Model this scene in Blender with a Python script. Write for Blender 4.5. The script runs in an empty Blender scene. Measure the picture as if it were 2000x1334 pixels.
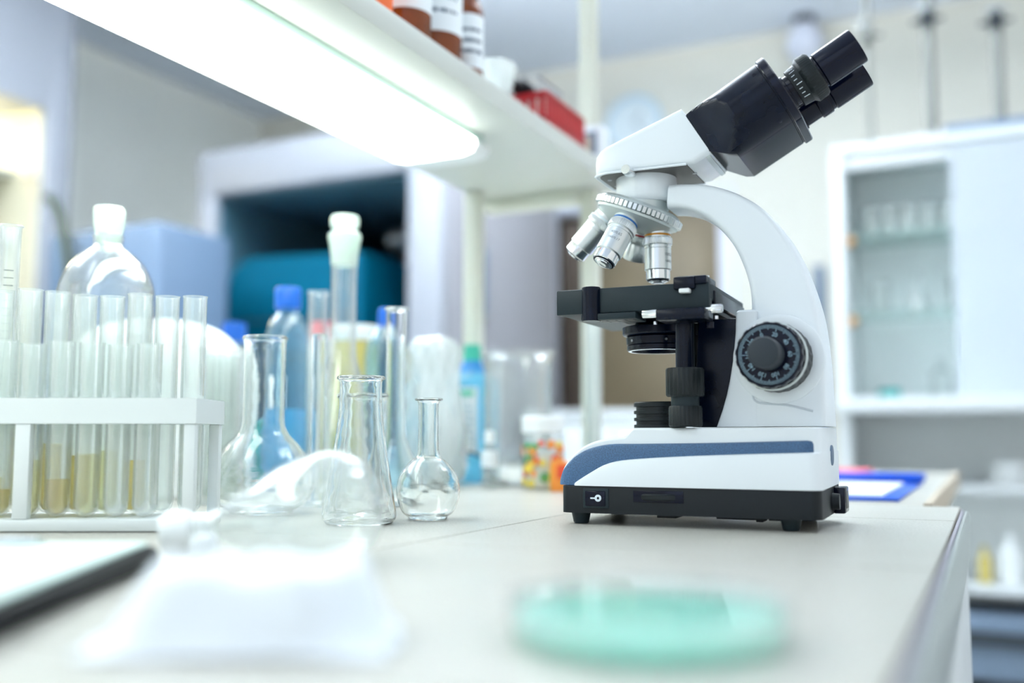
import bpy, bmesh, math, random
from mathutils import Vector, Matrix
random.seed(7)
S = bpy.context.scene
COL = S.collection

# ------------------------------------------------------------------ camera
F = 1930.0; PIT = math.atan(183 / F); YAW = math.radians(25.7); CZ = 0.975; TZ = 0.90
cam_d = bpy.data.cameras.new('camera'); cam = bpy.data.objects.new('camera', cam_d); COL.objects.link(cam)
cam.location = (0, 0, CZ); cam.rotation_euler = (math.pi / 2 + PIT, 0, YAW)
cam_d.sensor_width = 36.0; cam_d.lens = 36.0 * F / 2000.0; cam_d.clip_start = 0.01; cam_d.clip_end = 60
cam_d.dof.use_dof = True; cam_d.dof.focus_distance = 0.845; cam_d.dof.aperture_fstop = 2.0
S.camera = cam

# ------------------------------------------------------------------ light and exposure
S.view_settings.view_transform = 'Standard'; S.view_settings.look = 'None'
S.view_settings.gamma = 1.0; S.view_settings.use_curve_mapping = False
S.view_settings.exposure = 0.58
S.cycles.max_bounces = 14; S.cycles.transmission_bounces = 14; S.cycles.glossy_bounces = 6
S.cycles.transparent_max_bounces = 40; S.cycles.diffuse_bounces = 4
world = bpy.data.worlds.new('daylight'); S.world = world; world.use_nodes = True
wn = world.node_tree; bg = wn.nodes['Background']
tc = wn.nodes.new('ShaderNodeTexCoord'); sx = wn.nodes.new('ShaderNodeSeparateXYZ'); cr = wn.nodes.new('ShaderNodeValToRGB')
wn.links.new(tc.outputs['Generated'], sx.inputs[0]); wn.links.new(sx.outputs['Z'], cr.inputs['Fac'])
cr.color_ramp.elements[0].position = 0.0; cr.color_ramp.elements[0].color = (0.70, 0.73, 0.74, 1)
cr.color_ramp.elements[1].position = 0.55; cr.color_ramp.elements[1].color = (0.92, 0.97, 0.98, 1)
wn.links.new(cr.outputs['Color'], bg.inputs['Color']); bg.inputs['Strength'].default_value = 0.72

def area_light(name, loc, rot, size, size_y, power, color):
    l = bpy.data.lights.new(name, 'AREA'); l.shape = 'RECTANGLE'; l.size = size; l.size_y = size_y
    l.energy = power; l.color = color
    o = bpy.data.objects.new(name, l); COL.objects.link(o); o.location = loc; o.rotation_euler = rot
    return o
# unseen area lights added to brighten walls, ceiling and bench
# added in pairs below the ceiling: each pair shines down and up
for (x, y, pw) in ((-2.7, 0.9, 8.5), (-1.5, 2.4, 4.6), (-0.75, 2.6, 2.6), (0.7, 1.9, 2.0), (-0.9, -0.8, .5)):
    area_light('overhead_fill', (x, y, 2.66), (0, 0, 0), 0.22, 1.5, pw * .6, (0.98, 1.0, 0.97))
    area_light('overhead_fill', (x, y, 2.68), (math.pi, 0, 0), 0.22, 1.5, pw * 9.5, (0.97, 1.0, 0.98))

area_light('blue_streak_light', (0.2, -2.2, 1.9), (math.radians(80), 0, 0), 1.6, 1.3, 3.5, (0.40, 0.60, 1.0))  # area light added behind the camera for blue streaks on the black parts

# ------------------------------------------------------------------ geometry of the view, in real units
def ray(px, py):
    a = (px - 1000) / F; c = -(py - 667) / F
    y = math.cos(PIT) - c * math.sin(PIT); z = math.sin(PIT) + c * math.cos(PIT)
    return Vector((a * math.cos(YAW) - y * math.sin(YAW), a * math.sin(YAW) + y * math.cos(YAW), z))
O = Vector((0, 0, CZ)); FWD = Vector((-math.sin(YAW), math.cos(YAW), 0))
def W(px, py, d):                       # point at horizontal distance d in front of the camera
    r = ray(px, py); return O + r * (d / r.dot(FWD))
def onX(px, py, X): r = ray(px, py); return O + r * (X / r.x)
def onY(px, py, Y): r = ray(px, py); return O + r * (Y / r.y)
def onZ(px, py, Z=TZ): r = ray(px, py); return O + r * ((Z - CZ) / r.z)
def C2(cx, d, z): return Vector((cx * math.cos(YAW) - d * math.sin(YAW), cx * math.sin(YAW) + d * math.cos(YAW), z))

# ------------------------------------------------------------------ materials
M = {}
def mat(name, col, rough=0.5, metal=0.0, spec=0.5, noise=None, bump=None, **kw):
    m = bpy.data.materials.new(name); m.use_nodes = True; nt = m.node_tree; b = nt.nodes['Principled BSDF']
    b.inputs['Base Color'].default_value = (*col, 1); b.inputs['Roughness'].default_value = rough
    b.inputs['Metallic'].default_value = metal; b.inputs['Specular IOR Level'].default_value = spec
    for k, v in kw.items(): b.inputs[k.replace('_', ' ')].default_value = v
    if noise or bump:
        t = nt.nodes.new('ShaderNodeTexCoord')
    if noise:
        sc, amt = noise
        n = nt.nodes.new('ShaderNodeTexNoise'); n.inputs['Scale'].default_value = sc; n.inputs['Detail'].default_value = 4
        r = nt.nodes.new('ShaderNodeValToRGB')
        r.color_ramp.elements[0].position = .3; r.color_ramp.elements[1].position = .7
        r.color_ramp.elements[0].color = (*[c * (1 - amt) for c in col], 1); r.color_ramp.elements[1].color = (*[min(1, c * (1 + amt)) for c in col], 1)
        nt.links.new(t.outputs['Object'], n.inputs['Vector']); nt.links.new(n.outputs['Fac'], r.inputs['Fac']); nt.links.new(r.outputs['Color'], b.inputs['Base Color'])
    if bump:
        sc, st, dist = bump
        n2 = nt.nodes.new('ShaderNodeTexNoise'); n2.inputs['Scale'].default_value = sc; n2.inputs['Detail'].default_value = 2
        bp = nt.nodes.new('ShaderNodeBump'); bp.inputs['Strength'].default_value = st; bp.inputs['Distance'].default_value = dist
        nt.links.new(t.outputs['Object'], n2.inputs['Vector']); nt.links.new(n2.outputs['Fac'], bp.inputs['Height']); nt.links.new(bp.outputs['Normal'], b.inputs['Normal'])
    M[name] = m; return m
def emit(name, col, strength):
    m = bpy.data.materials.new(name); m.use_nodes = True; nt = m.node_tree; nt.nodes.clear()
    e = nt.nodes.new('ShaderNodeEmission'); o = nt.nodes.new('ShaderNodeOutputMaterial')
    e.inputs[0].default_value = (*col, 1); e.inputs[1].default_value = strength; nt.links.new(e.outputs[0], o.inputs[0]); M[name] = m
def glass(name, col, ior=1.47, rough=0.0):
    m = bpy.data.materials.new(name); m.use_nodes = True; nt = m.node_tree; b = nt.nodes['Principled BSDF']
    b.inputs['Base Color'].default_value = (*col, 1); b.inputs['Roughness'].default_value = rough
    b.inputs['Transmission Weight'].default_value = 1.0; b.inputs['IOR'].default_value = ior; M[name] = m
def thin(name, col, gloss=0.12, haze=0.0, hazecol=(1, 1, 1), edge=0.5, edgecol=None):
    """thin-walled clear stuff: clear straight through, glossy and tinted towards grazing angles"""
    m = bpy.data.materials.new(name); m.use_nodes = True; nt = m.node_tree; nt.nodes.clear(); N = nt.nodes.new; L = nt.links.new
    out = N('ShaderNodeOutputMaterial'); tr = N('ShaderNodeBsdfTransparent'); tr.inputs[0].default_value = (*col, 1)
    gl = N('ShaderNodeBsdfGlossy'); gl.inputs['Roughness'].default_value = 0.06
    df = N('ShaderNodeBsdfTranslucent'); d2 = N('ShaderNodeBsdfDiffuse'); ad = N('ShaderNodeMixShader'); ad.inputs[0].default_value = .5
    for q in (df, d2): q.inputs['Color'].default_value = (*hazecol, 1)
    L(d2.outputs[0], ad.inputs[1]); L(df.outputs[0], ad.inputs[2])
    lw = N('ShaderNodeLayerWeight'); lw.inputs[0].default_value = edge
    mp = N('ShaderNodeMapRange'); mp.inputs['To Min'].default_value = gloss * .3; mp.inputs['To Max'].default_value = min(1, gloss * 5)
    L(lw.outputs['Facing'], mp.inputs['Value'])
    m1 = N('ShaderNodeMixShader'); m1.inputs[0].default_value = haze; L(tr.outputs[0], m1.inputs[1]); L(ad.outputs[0], m1.inputs[2])
    m2 = N('ShaderNodeMixShader'); L(mp.outputs[0], m2.inputs[0]); L(m1.outputs[0], m2.inputs[1]); L(gl.outputs[0], m2.inputs[2])
    L(m2.outputs[0], out.inputs[0]); M[name] = m

mat('wall_paint', (0.74, 0.735, 0.66), .7, noise=(3, .02)); mat('wall_paint_raised', (0.90, 0.93, 0.89), .7, noise=(3, .02)); mat('ceiling_bluish', (0.82, 0.89, 1.0), .8)
mat('floor_vinyl', (0.66, 0.67, 0.66), .4, noise=(8, .1))
mat('door_brown', (0.21, 0.165, 0.10), .5, noise=(4, .08)); mat('door_side', (0.12, 0.09, 0.07), .5); mat('frame_white', (0.74, 0.78, 0.90), .4)
mat('shelf_white', (0.62, 0.65, 0.60), .4); mat('post_cream', (0.70, 0.72, 0.62), .35)
mat('lamp_body', (0.55, 0.74, 0.66), .3); emit('lamp_glow', (0.93, 1.0, 0.95), 4.9); emit('warm_glow', (1.0, 0.90, 0.60), 11.0)
mat('microscope_white', (0.82, 0.88, 0.91), .33, bump=(900, .10, .0003)); mat('microscope_trim', (0.60, 0.66, 0.70), .33)
mat('black_plastic', (0.008, 0.012, 0.015), .42, spec=.25, bump=(1500, .15, .0002)); mat('black_satin', (0.001, 0.004, 0.014), .25, spec=.22, noise=(60, .2)); mat('black_gloss', (0.001, 0.003, 0.014), .15, spec=.25)
mat('black_stage', (0.010, 0.022, 0.028), .45, spec=.3, bump=(2000, .2, .0002)); mat('black_knurl', (0.008, 0.013, 0.015), .4, spec=.3); mat('recess_dark', (0.09, 0.09, 0.085), .5)
mat('blue_band', (0.045, 0.115, 0.23), .45, noise=(900, .35), bump=(1200, .3, .0003))
mat('chrome', (0.80, 0.82, 0.83), .14, 1.0); mat('satin_metal', (0.72, 0.76, 0.76), .34, 1.0); mat('pearl_metal', (0.62, 0.68, 0.67), .42, .6)
mat('ring_orange', (0.55, 0.24, 0.02), .3); mat('ring_blue', (0.03, 0.16, 0.45), .3); mat('ring_red', (0.35, 0.01, 0.02), .3)
mat('ink_grey', (0.10, 0.12, 0.14), .5); mat('mark_white', (0.75, 0.85, 0.9), .5); mat('scale_blue', (0.35, 0.55, 0.65), .5)
glass('lens_glass', (0.75, 0.85, 0.9), 1.5)
glass('clear_glass', (0.985, 1.0, 0.995), 1.47)
thin('thin_glass', (0.985, 0.997, 0.992), .14, .04, (.95, 1, .98)); thin('shelf_glass', (0.93, 0.985, 0.97), .05, .12, (.75, .92, .9)); thin('funnel_glass', (0.99, 1, 0.995), .07, .13, (.95, 1, 1)); thin('milky_pane', (0.9, 0.95, 0.97), .08, .65, (.92, .95, 1)); thin('tube_glass', (0.99, 1.0, 0.996), .12, .15, (.92, 1, .97))
thin('frosted_glass', (0.9, 1, .95), .08, .85, (.9, 1, .93)); thin('pet_blue', (0.62, 0.84, 0.93), .10, .10, (.6, .85, .95)); thin('bag_film', (0.93, 0.96, 0.95), .14, .55, (.93, .97, .95))
thin('mint_gel', (0.75, 0.99, 0.94), .02, .85, (.58, 1, .90)); thin('yellow_liquid', (0.93, 0.82, 0.42), .05, .30, (1, .85, .4)); thin('pale_liquid', (0.95, 0.92, 0.68), .05, .15, (1, .95, .7))
thin('blue_liquid', (0.35, 0.75, 0.92), .06, .45, (.4, .8, .98))
mat('rack_white', (0.74, 0.80, 0.80), .4, Transmission_Weight=.0); mat('white_plastic', (0.86, 0.90, 0.90), .35); mat('paper_white', (0.88, 0.93, 0.97), .8, bump=(60, .4, .002))
mat('teal_plastic', (0.0, 0.085, 0.15), .55, spec=.05); mat('teal_box', (0.02, 0.42, 0.40), .4); mat('blue_cap', (0.01, 0.14, 0.62), .35); mat('blue_plastic', (0.02, 0.25, 0.60), .35)
mat('green_cap', (0.05, 0.50, 0.36), .35); mat('green_print', (0.05, 0.55, 0.35), .5); mat('label_white', (0.84, 0.90, 0.93), .6); mat('label_ink', (0.12, 0.16, 0.22), .6)
mat('red_plastic', (0.48, 0.01, 0.015), .35); mat('pink_red', (0.85, 0.12, 0.16), .4); mat('yellow_plastic', (0.62, 0.52, 0.16), .4); mat('orange_card', (0.95, 0.17, 0.03), .5)
mat('amber_glass', (0.20, 0.045, 0.008), .08, noise=(20, .4)); mat('slate', (0.13, 0.18, 0.25), .5); mat('rod_grey', (0.21, 0.22, 0.20), .4); mat('steel_grey', (0.35, 0.38, 0.40), .35, .8); mat('dark_grey', (0.03, 0.04, 0.05), .5, spec=.3)
mat('hood_white', (0.30, 0.32, 0.36), .45); mat('hood_side', (0.29, 0.29, 0.32), .5); mat('hood_inner', (0.06, 0.15, 0.21), .6); mat('hood_warm_lit', (0.80, 0.74, 0.55), .6); mat('panel_blue', (0.12, 0.18, 0.27), .5); mat('hose_green', (0.03, 0.045, 0.025), .6)
mat('cabinet_white', (0.64, 0.68, 0.69), .4); mat('cabinet_inner', (0.90, 0.94, 0.93), .6); mat('wood_tan', (0.50, 0.43, 0.33), .5); mat('bench_side', (0.62, 0.68, 0.68), .45)
mat('tile_edge', (0.40, 0.38, 0.44), .4, noise=(30, .1)); mat('grout', (0.20, 0.19, 0.16), .8); mat('strip_metal', (0.50, 0.55, 0.53), .3, .4)
mat('clock_blue', (0.58, 0.74, 0.86), .5); mat('rust', (0.55, 0.28, 0.08), .7); mat('blue_folder', (0.005, 0.10, 0.62), .3); mat('tablet_paper', (0.72, 0.90, 0.83), .45); mat('tablet_black', (0.003, 0.004, 0.006), .5, spec=.15)
mat('sweet_red', (0.80, 0.08, 0.03), .5); mat('sweet_orange', (0.90, 0.30, 0.04), .5); mat('sweet_yellow', (0.85, 0.66, 0.08), .5); mat('sweet_green', (0.05, 0.32, 0.12), .5); mat('sweet_white', (0.85, 0.85, 0.75), .5)

# ceramic tile worktop: square tiles with thin dark joints (the joints lie where the real ones do)
def tile_mat():
    m = mat('tile_top', (0.60, 0.60, 0.55), .25); nt = m.node_tree; b = nt.nodes['Principled BSDF']; N = nt.nodes.new; L = nt.links.new
    t = N('ShaderNodeTexCoord'); n = N('ShaderNodeTexNoise'); n.inputs['Scale'].default_value = 450; n.inputs['Detail'].default_value = 3
    r = N('ShaderNodeValToRGB'); r.color_ramp.elements[0].position = .38; r.color_ramp.elements[1].position = .55
    r.color_ramp.elements[0].color = (.44, .425, .37, 1); r.color_ramp.elements[1].color = (.54, .53, .475, 1)
    L(t.outputs['Object'], n.inputs['Vector']); L(n.outputs['Fac'], r.inputs['Fac']); L(r.outputs['Color'], b.inputs['Base Color'])
    n2 = N('ShaderNodeTexNoise'); n2.inputs['Scale'].default_value = 12; L(t.outputs['Object'], n2.inputs['Vector'])
    mr = N('ShaderNodeMapRange'); mr.inputs['To Min'].default_value = .26; mr.inputs['To Max'].default_value = .40; L(n2.outputs['Fac'], mr.inputs['Value']); L(mr.outputs[0], b.inputs['Roughness'])
tile_mat()

# ------------------------------------------------------------------ mesh helpers
def tagset(o, label=None, cat=None, group=None, kind=None):
    if label: o['label'] = label
    if cat: o['category'] = cat
    if group: o['group'] = group
    if kind: o['kind'] = kind
    return o
def empty(name, loc, label, cat, rz=0, group=None, scale=1):
    o = bpy.data.objects.new(name, None); COL.objects.link(o); o.location = loc; o.rotation_euler = (0, 0, rz); o.scale = (scale,) * 3
    o.empty_display_size = .02
    return tagset(o, label, cat, group)
def finish(bm, name, m, parent=None, smooth=35, loc=None):
    bmesh.ops.remove_doubles(bm, verts=bm.verts, dist=1e-7)
    bmesh.ops.recalc_face_normals(bm, faces=bm.faces)
    for f in bm.faces: f.smooth = True
    lim = math.radians(smooth)
    for e in bm.edges:
        if len(e.link_faces) == 2:
            e.smooth = e.calc_face_angle(0) < lim
    me = bpy.data.meshes.new(name); bm.to_mesh(me); bm.free()
    for q in (m if isinstance(m, (list, tuple)) else [m]): me.materials.append(M[q])
    o = bpy.data.objects.new(name, me); COL.objects.link(o)
    if parent: o.parent = parent
    if loc is not None: o.location = loc
    return o
def add_box(bm, x0, x1, y0, y1, z0, z1, bev=0, seg=2, mi=0):
    r = bmesh.ops.create_cube(bm, size=1); vs = r['verts']
    for v in vs: v.co = Vector(((x0 + x1) / 2 + v.co.x * (x1 - x0), (y0 + y1) / 2 + v.co.y * (y1 - y0), (z0 + z1) / 2 + v.co.z * (z1 - z0)))
    fs = list({f for v in vs for f in v.link_faces})
    for f in fs: f.material_index = mi
    if bev: bmesh.ops.bevel(bm, geom=list({e for v in vs for e in v.link_edges}), offset=bev, segments=seg, affect='EDGES', profile=.5, clamp_overlap=True)
def box(name, m, x0, x1, y0, y1, z0, z1, bev=0, parent=None, seg=2):
    bm = bmesh.new(); add_box(bm, x0, x1, y0, y1, z0, z1, bev, seg); return finish(bm, name, m, parent)
def frame_of(axis):
    a = Vector(axis).normalized(); h = Vector((0, 1, 0)) if abs(a.y) < .9 else Vector((1, 0, 0))
    u = h.cross(a).normalized(); v = a.cross(u); return u, v, a
def add_lathe(bm, prof, origin=(0, 0, 0), axis=(0, 0, 1), seg=48, rmod=None, mi=0, closed=False):
    """prof: (r, s) pairs along the axis; r=0 closes with a point; rmod(i_seg, k)->factor"""
    u, v, a = frame_of(axis); o = Vector(origin); rings = []
    for k, (r, s) in enumerate(prof):
        if r <= 1e-9: rings.append([bm.verts.new(o + a * s)])
        else: rings.append([bm.verts.new(o + a * s + (u * math.cos(2 * math.pi * i / seg) + v * math.sin(2 * math.pi * i / seg)) * r * (rmod(i, k) if rmod else 1)) for i in range(seg)])
    pairs = list(zip(rings, rings[1:]))
    if closed: pairs.append((rings[-1], rings[0]))
    for A, B in pairs:
        for i in range(seg):
            j = (i + 1) % seg
            if len(A) == 1 and len(B) == 1: continue
            if len(A) == 1: f = bm.faces.new((A[0], B[i], B[j]))
            elif len(B) == 1: f = bm.faces.new((A[i], A[j], B[0]))
            else: f = bm.faces.new((A[i], A[j], B[j], B[i]))
            f.material_index = mi
def lathe(name, m, prof, origin=(0, 0, 0), axis=(0, 0, 1), seg=48, parent=None, rmod=None, smooth=35, loc=None, closed=False):
    bm = bmesh.new(); add_lathe(bm, prof, origin, axis, seg, rmod, closed=closed); return finish(bm, name, m, parent, smooth, loc)
def knurl(n, depth):                       # n teeth over n*4 segments
    return lambda i, k: 1 - (depth if i % 4 in (0,) else 0)
def add_prism(bm, poly, a0, a1, plane='xz', bev=0, seg=3, mi=0):
    """polygon in a plane, extruded along the third axis between a0 and a1"""
    def P(p, a): return {'xz': (p[0], a, p[1]), 'xy': (p[0], p[1], a), 'yz': (a, p[0], p[1])}[plane]
    A = [bm.verts.new(P(p, a0)) for p in poly]; B = [bm.verts.new(P(p, a1)) for p in poly]
    fs = [bm.faces.new(A), bm.faces.new(B[::-1])]; n = len(poly)
    for i in range(n): fs.append(bm.faces.new((A[i], B[i], B[(i + 1) % n], A[(i + 1) % n])))
    for f in fs: f.material_index = mi
    if bev:
        es = set(fs[0].edges) | set(fs[1].edges)
        bmesh.ops.bevel(bm, geom=list(es), offset=bev, segments=seg, affect='EDGES', profile=.5, clamp_overlap=True)
def prism(name, m, poly, a0, a1, plane='xz', bev=0, parent=None, seg=3, smooth=35):
    bm = bmesh.new(); add_prism(bm, poly, a0, a1, plane, bev, seg); return finish(bm, name, m, parent, smooth)
def add_tube(bm, pts, r, seg=10, mi=0, cap=True):
    pts = [Vector(p) for p in pts]; rings = []; u = None
    for i, p in enumerate(pts):
        t = (pts[min(i + 1, len(pts) - 1)] - pts[max(i - 1, 0)]).normalized()
        if u is None: u = t.orthogonal().normalized()
        u = (u - t * u.dot(t)).normalized(); v = t.cross(u); rr = r[i] if isinstance(r, (list, tuple)) else r
        rings.append([bm.verts.new(p + (u * math.cos(2 * math.pi * k / seg) + v * math.sin(2 * math.pi * k / seg)) * rr) for k in range(seg)])
    for A, B in zip(rings, rings[1:]):
        for k in range(seg):
            f = bm.faces.new((A[k], A[(k + 1) % seg], B[(k + 1) % seg], B[k])); f.material_index = mi
    if cap: bm.faces.new(rings[0][::-1]); bm.faces.new(rings[-1])
def tube(name, m, pts, r, parent=None, seg=10, cap=True):
    bm = bmesh.new(); add_tube(bm, pts, r, seg, cap=cap); return finish(bm, name, m, parent)
def smooth_curve(pts, n=6):               # Catmull-Rom through 2D points
    out = []; P = [pts[0]] + list(pts) + [pts[-1]]
    for i in range(1, len(P) - 2):
        for k in range(n):
            t = k / n; a, b, c, d = P[i - 1], P[i], P[i + 1], P[i + 2]
            out.append(tuple(.5 * (2 * b[j] + (c[j] - a[j]) * t + (2 * a[j] - 5 * b[j] + 4 * c[j] - d[j]) * t * t + (-a[j] + 3 * b[j] - 3 * c[j] + d[j]) * t ** 3) for j in range(len(b))))
    out.append(tuple(pts[-1])); return out
def text_mesh(s, size):
    cu = bpy.data.curves.new('t', 'FONT'); cu.body = s; cu.size = size; cu.align_x = 'CENTER'; cu.align_y = 'CENTER'
    o = bpy.data.objects.new('t', cu); COL.objects.link(o); bpy.context.view_layer.update()
    me = bpy.data.meshes.new_from_object(o); bpy.data.objects.remove(o)
    bm = bmesh.new(); bm.from_mesh(me); bpy.data.meshes.remove(me); return bm
def text_on(name, m, s, size, fn, parent, thick=0):
    bm = text_mesh(s, size)
    bmesh.ops.subdivide_edges(bm, edges=[e for e in bm.edges if e.calc_length() > size * .25], cuts=2)
    for v in bm.verts: v.co = Vector(fn(v.co.x, v.co.y))
    return finish(bm, name, m, parent)
def copy_tree(o, parent=None):
    c = o.copy(); COL.objects.link(c)
    if parent: c.parent = parent
    for ch in o.children: copy_tree(ch, c)
    return c

# ================================================================== THE ROOM
def struct(o): o['kind'] = 'structure'; return o
struct(box('floor', 'floor_vinyl', -4.1, 2.2, -2.5, 4.8, -.06, 0))
struct(box('ceiling', 'ceiling_bluish', -4.1, 2.2, -2.5, 4.8, 2.9, 2.98))  # white ceiling, the bluish tint of the light put into its colour
struct(box('wall_left', 'wall_paint_raised', -4.07, -3.95, -2.5, 4.79, 0, 2.9))  # lighter copy of the wall paint, makes up for weak light here
# back wall with a door opening
bm = bmesh.new()
DX0, DX1, DZ = -1.985, -1.135, 2.11
add_box(bm, -4.07, DX0, 4.67, 4.79, 0, 2.9); add_box(bm, DX1, 2.2, 4.67, 4.79, 0, 2.9); add_box(bm, DX0, DX1, 4.67, 4.79, DZ, 2.9)
struct(finish(bm, 'wall_back', 'wall_paint'))
d = struct(box('door_1', 'door_brown', DX0 + .14, DX1, 4.735, 4.775, 0.0, DZ))
box('door_panel', 'door_brown', DX0 + .24, DX1 - .1, 4.727, 4.736, .25, DZ - .15, .004, d)
bm = bmesh.new(); add_tube(bm, [(DX1 - .06, 4.735, 1.0), (DX1 - .06, 4.69, 1.0), (DX1 - .17, 4.685, 1.0)], .009); finish(bm, 'door_handle', 'steel_grey', d)
box('door_side_panel', 'door_side', DX0, DX0 + .14, 4.73, 4.775, 0, DZ, 0, d)
bm = bmesh.new()
add_box(bm, DX0 - .055, DX0, 4.645, 4.76, 0, DZ + .06, .004); add_box(bm, DX1, DX1 + .075, 4.645, 4.76, 0, DZ + .06, .004); add_box(bm, DX0, DX1, 4.645, 4.76, DZ, DZ + .06, .004)
struct(finish(bm, 'trim_1', 'frame_white'))
struct(box('baseboard_back', 'frame_white', -1.05, 2.2, 4.65, 4.67, 0, .08))

# wall clock
c = onY(1240, 243, 4.665)
t = empty('wall_clock', c, 'round pale blue wall clock hanging on the cream back wall above the doorway', 'clock')
lathe('rim', 'clock_blue', [(.128, 0), (.150, 0), (.152, .02), (.146, .034), (.130, .034), (.128, .02)], (0, 0, 0), (0, -1, 0), 40, t, closed=True)
lathe('face', 'mark_white', [(0, .018), (.130, .018), (.130, .004), (0, .004)], (0, 0, 0), (0, -1, 0), 40, t)
for a_, l_ in ((.7, .07), (2.2, .10)):
    tube('hand', 'steel_grey', [(0, -.022, 0), (l_ * math.sin(a_), -.022, l_ * math.cos(a_))], .004, t, 6)
# small framed notice on the side of the far hood
X0 = -1.72
# ------------------------------------------------------------------ hood with teal case
HY0, HY1 = 3.0, 4.0; hx0, hx1 = -2.86, X0; 
t = empty('fume_hood', ((hx0 + hx1) / 2, HY0, 0), 'white fume hood with a dark blue interior, standing against the back wall', 'fume hood')
w = (hx1 - hx0) / 2; D = HY1 - HY0
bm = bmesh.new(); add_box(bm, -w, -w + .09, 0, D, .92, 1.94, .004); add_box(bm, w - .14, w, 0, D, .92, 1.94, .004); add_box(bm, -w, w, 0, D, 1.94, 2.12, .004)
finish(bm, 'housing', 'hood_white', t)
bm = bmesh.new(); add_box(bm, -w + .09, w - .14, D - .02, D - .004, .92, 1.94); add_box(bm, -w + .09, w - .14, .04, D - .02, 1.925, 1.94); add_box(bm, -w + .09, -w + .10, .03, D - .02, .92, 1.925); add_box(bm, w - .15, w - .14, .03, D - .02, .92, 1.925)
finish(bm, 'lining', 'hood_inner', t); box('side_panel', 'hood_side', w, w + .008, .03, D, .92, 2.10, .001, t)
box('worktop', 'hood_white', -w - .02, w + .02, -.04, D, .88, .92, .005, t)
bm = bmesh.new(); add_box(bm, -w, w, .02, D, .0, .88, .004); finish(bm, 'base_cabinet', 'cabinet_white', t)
for k in (-1, 1): box('door', 'cabinet_white', k * w / 2 - w / 2 + .01, k * w / 2 + w / 2 - .01, .004, .02, .08, .86, .003, t)
tube('duct', 'steel_grey', [(.25, .55, 1.93), (.25, .55, 1.82), (.15, .5, 1.80), (.05, .5, 1.79)], .05, t, 16)
tube('gas_pipe', 'hood_white', [(-.12, .9, .95), (-.12, .9, 1.9)], .03, t, 12)
p = onY(437, 560, 3.08)
tx0, tx1, tz = -2.755, -2.10, 1.665
t = empty('equipment_case', ((tx0 + tx1) / 2, 3.06, .92), 'large teal equipment case with rounded corners inside the far fume hood', 'case')
hw = (tx1 - tx0) / 2
bm = bmesh.new(); add_prism(bm, [(-hw, 0), (hw, 0), (hw, tz - .92), (-hw + .10, tz - .90), (-hw + .03, tz - .95), (-hw, tz - 1.02)], 0, .60, 'xz', .015); finish(bm, 'shell', 'teal_plastic', t)
box('lid_seam', 'dark_grey', -hw + .02, hw - .02, -.004, .004, .50, .508, 0, t)
bm = bmesh.new(); add_tube(bm, [(-.08, 0, .36), (-.08, -.03, .36), (.08, -.03, .36), (.08, 0, .36)], .009); finish(bm, 'carry_handle', 'dark_grey', t)
# notice on hood side
pz = onX(932, 550, X0)
t = empty('wall_notice', (X0 + .009, pz.y, pz.z), 'small framed notice on the grey side panel of the far fume hood', 'notice')
box('frame', 'steel_grey', 0, .012, -.045, .045, -.14, .14, .002, t); box('sheet', 'panel_blue', .012, .014, -.032, .032, -.12, .12, 0, t)

# ------------------------------------------------------------------ warm lit hood on the left wall
t = empty('lit_hood_cabinet', (-3.93, 1.7, 0), 'tall white cupboard on the left wall with a warm lit interior', 'cupboard')
z1 = onX(40, 195, -3.3).z
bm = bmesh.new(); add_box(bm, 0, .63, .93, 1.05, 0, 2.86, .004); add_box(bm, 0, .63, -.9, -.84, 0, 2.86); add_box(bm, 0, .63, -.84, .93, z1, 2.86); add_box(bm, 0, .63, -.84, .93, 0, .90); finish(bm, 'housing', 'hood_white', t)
box('back_lining', 'hood_warm_lit', .0, .02, -.84, .91, .90, z1, 0, t); box('end_lining', 'hood_warm_lit', .0, .60, .91, .93, .90, z1, 0, t)  # linings added with the lamp's warm light put into their colour
for py in (338, 470):
    z = onX(40, py, -3.4).z
    b = box('shelf', 'shelf_white', .02, .5, -.84, .93, z, z + .02, 0, t)
zz = onX(20, 235, -3.5).z
l = box('interior_lamp', 'warm_glow', .10, .40, .0, .75, z1 - .06, z1 - .01, .012, t); l['label'] = 'warm yellow lamp'
lathe('knob', 'wood_tan', [(0, 0), (.02, 0), (.02, .03), (0, .03)], (.62, .86, onX(65, 350, -3.3).z), (1, 0, 0), 16, t)

# instrument between the hoods
t = empty('analyser_cabinet', (-2.75, 2.45, 0), 'pale blue instrument cabinet behind the stoppered glass bottle', 'instrument')
pr = onY(312, 430, 2.45); pl_ = onY(95, 390, 2.45); hh = pr.z
bm = bmesh.new(); add_box(bm, pl_.x + 2.75, pr.x + 2.75, 0, .35, .90, hh, .02, 3); finish(bm, 'case', 'panel_blue', t)
box('bench', 'cabinet_white', pl_.x + 2.60, pr.x + 2.80, -.06, .5, 0, .90, .005, t)
box('display', 'dark_grey', pl_.x + 2.95, pl_.x + 3.15, -.006, .004, 1.2, 1.34, .003, t)
a = onY(98, 385, 2.40)
hp = [onY(x, y, 2.38) for x, y in ((95, 385), (106, 395), (120, 430), (128, 475), (133, 520), (136, 580), (138, 640))]
hp.append(Vector((hp[-1].x, 2.38, .92)))
o = tube('rubber_hose', 'hose_green', hp, .017, None, 12); tagset(o, 'dark green rubber hose bent down in front of the pale blue instrument cabinet', 'hose')

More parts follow.
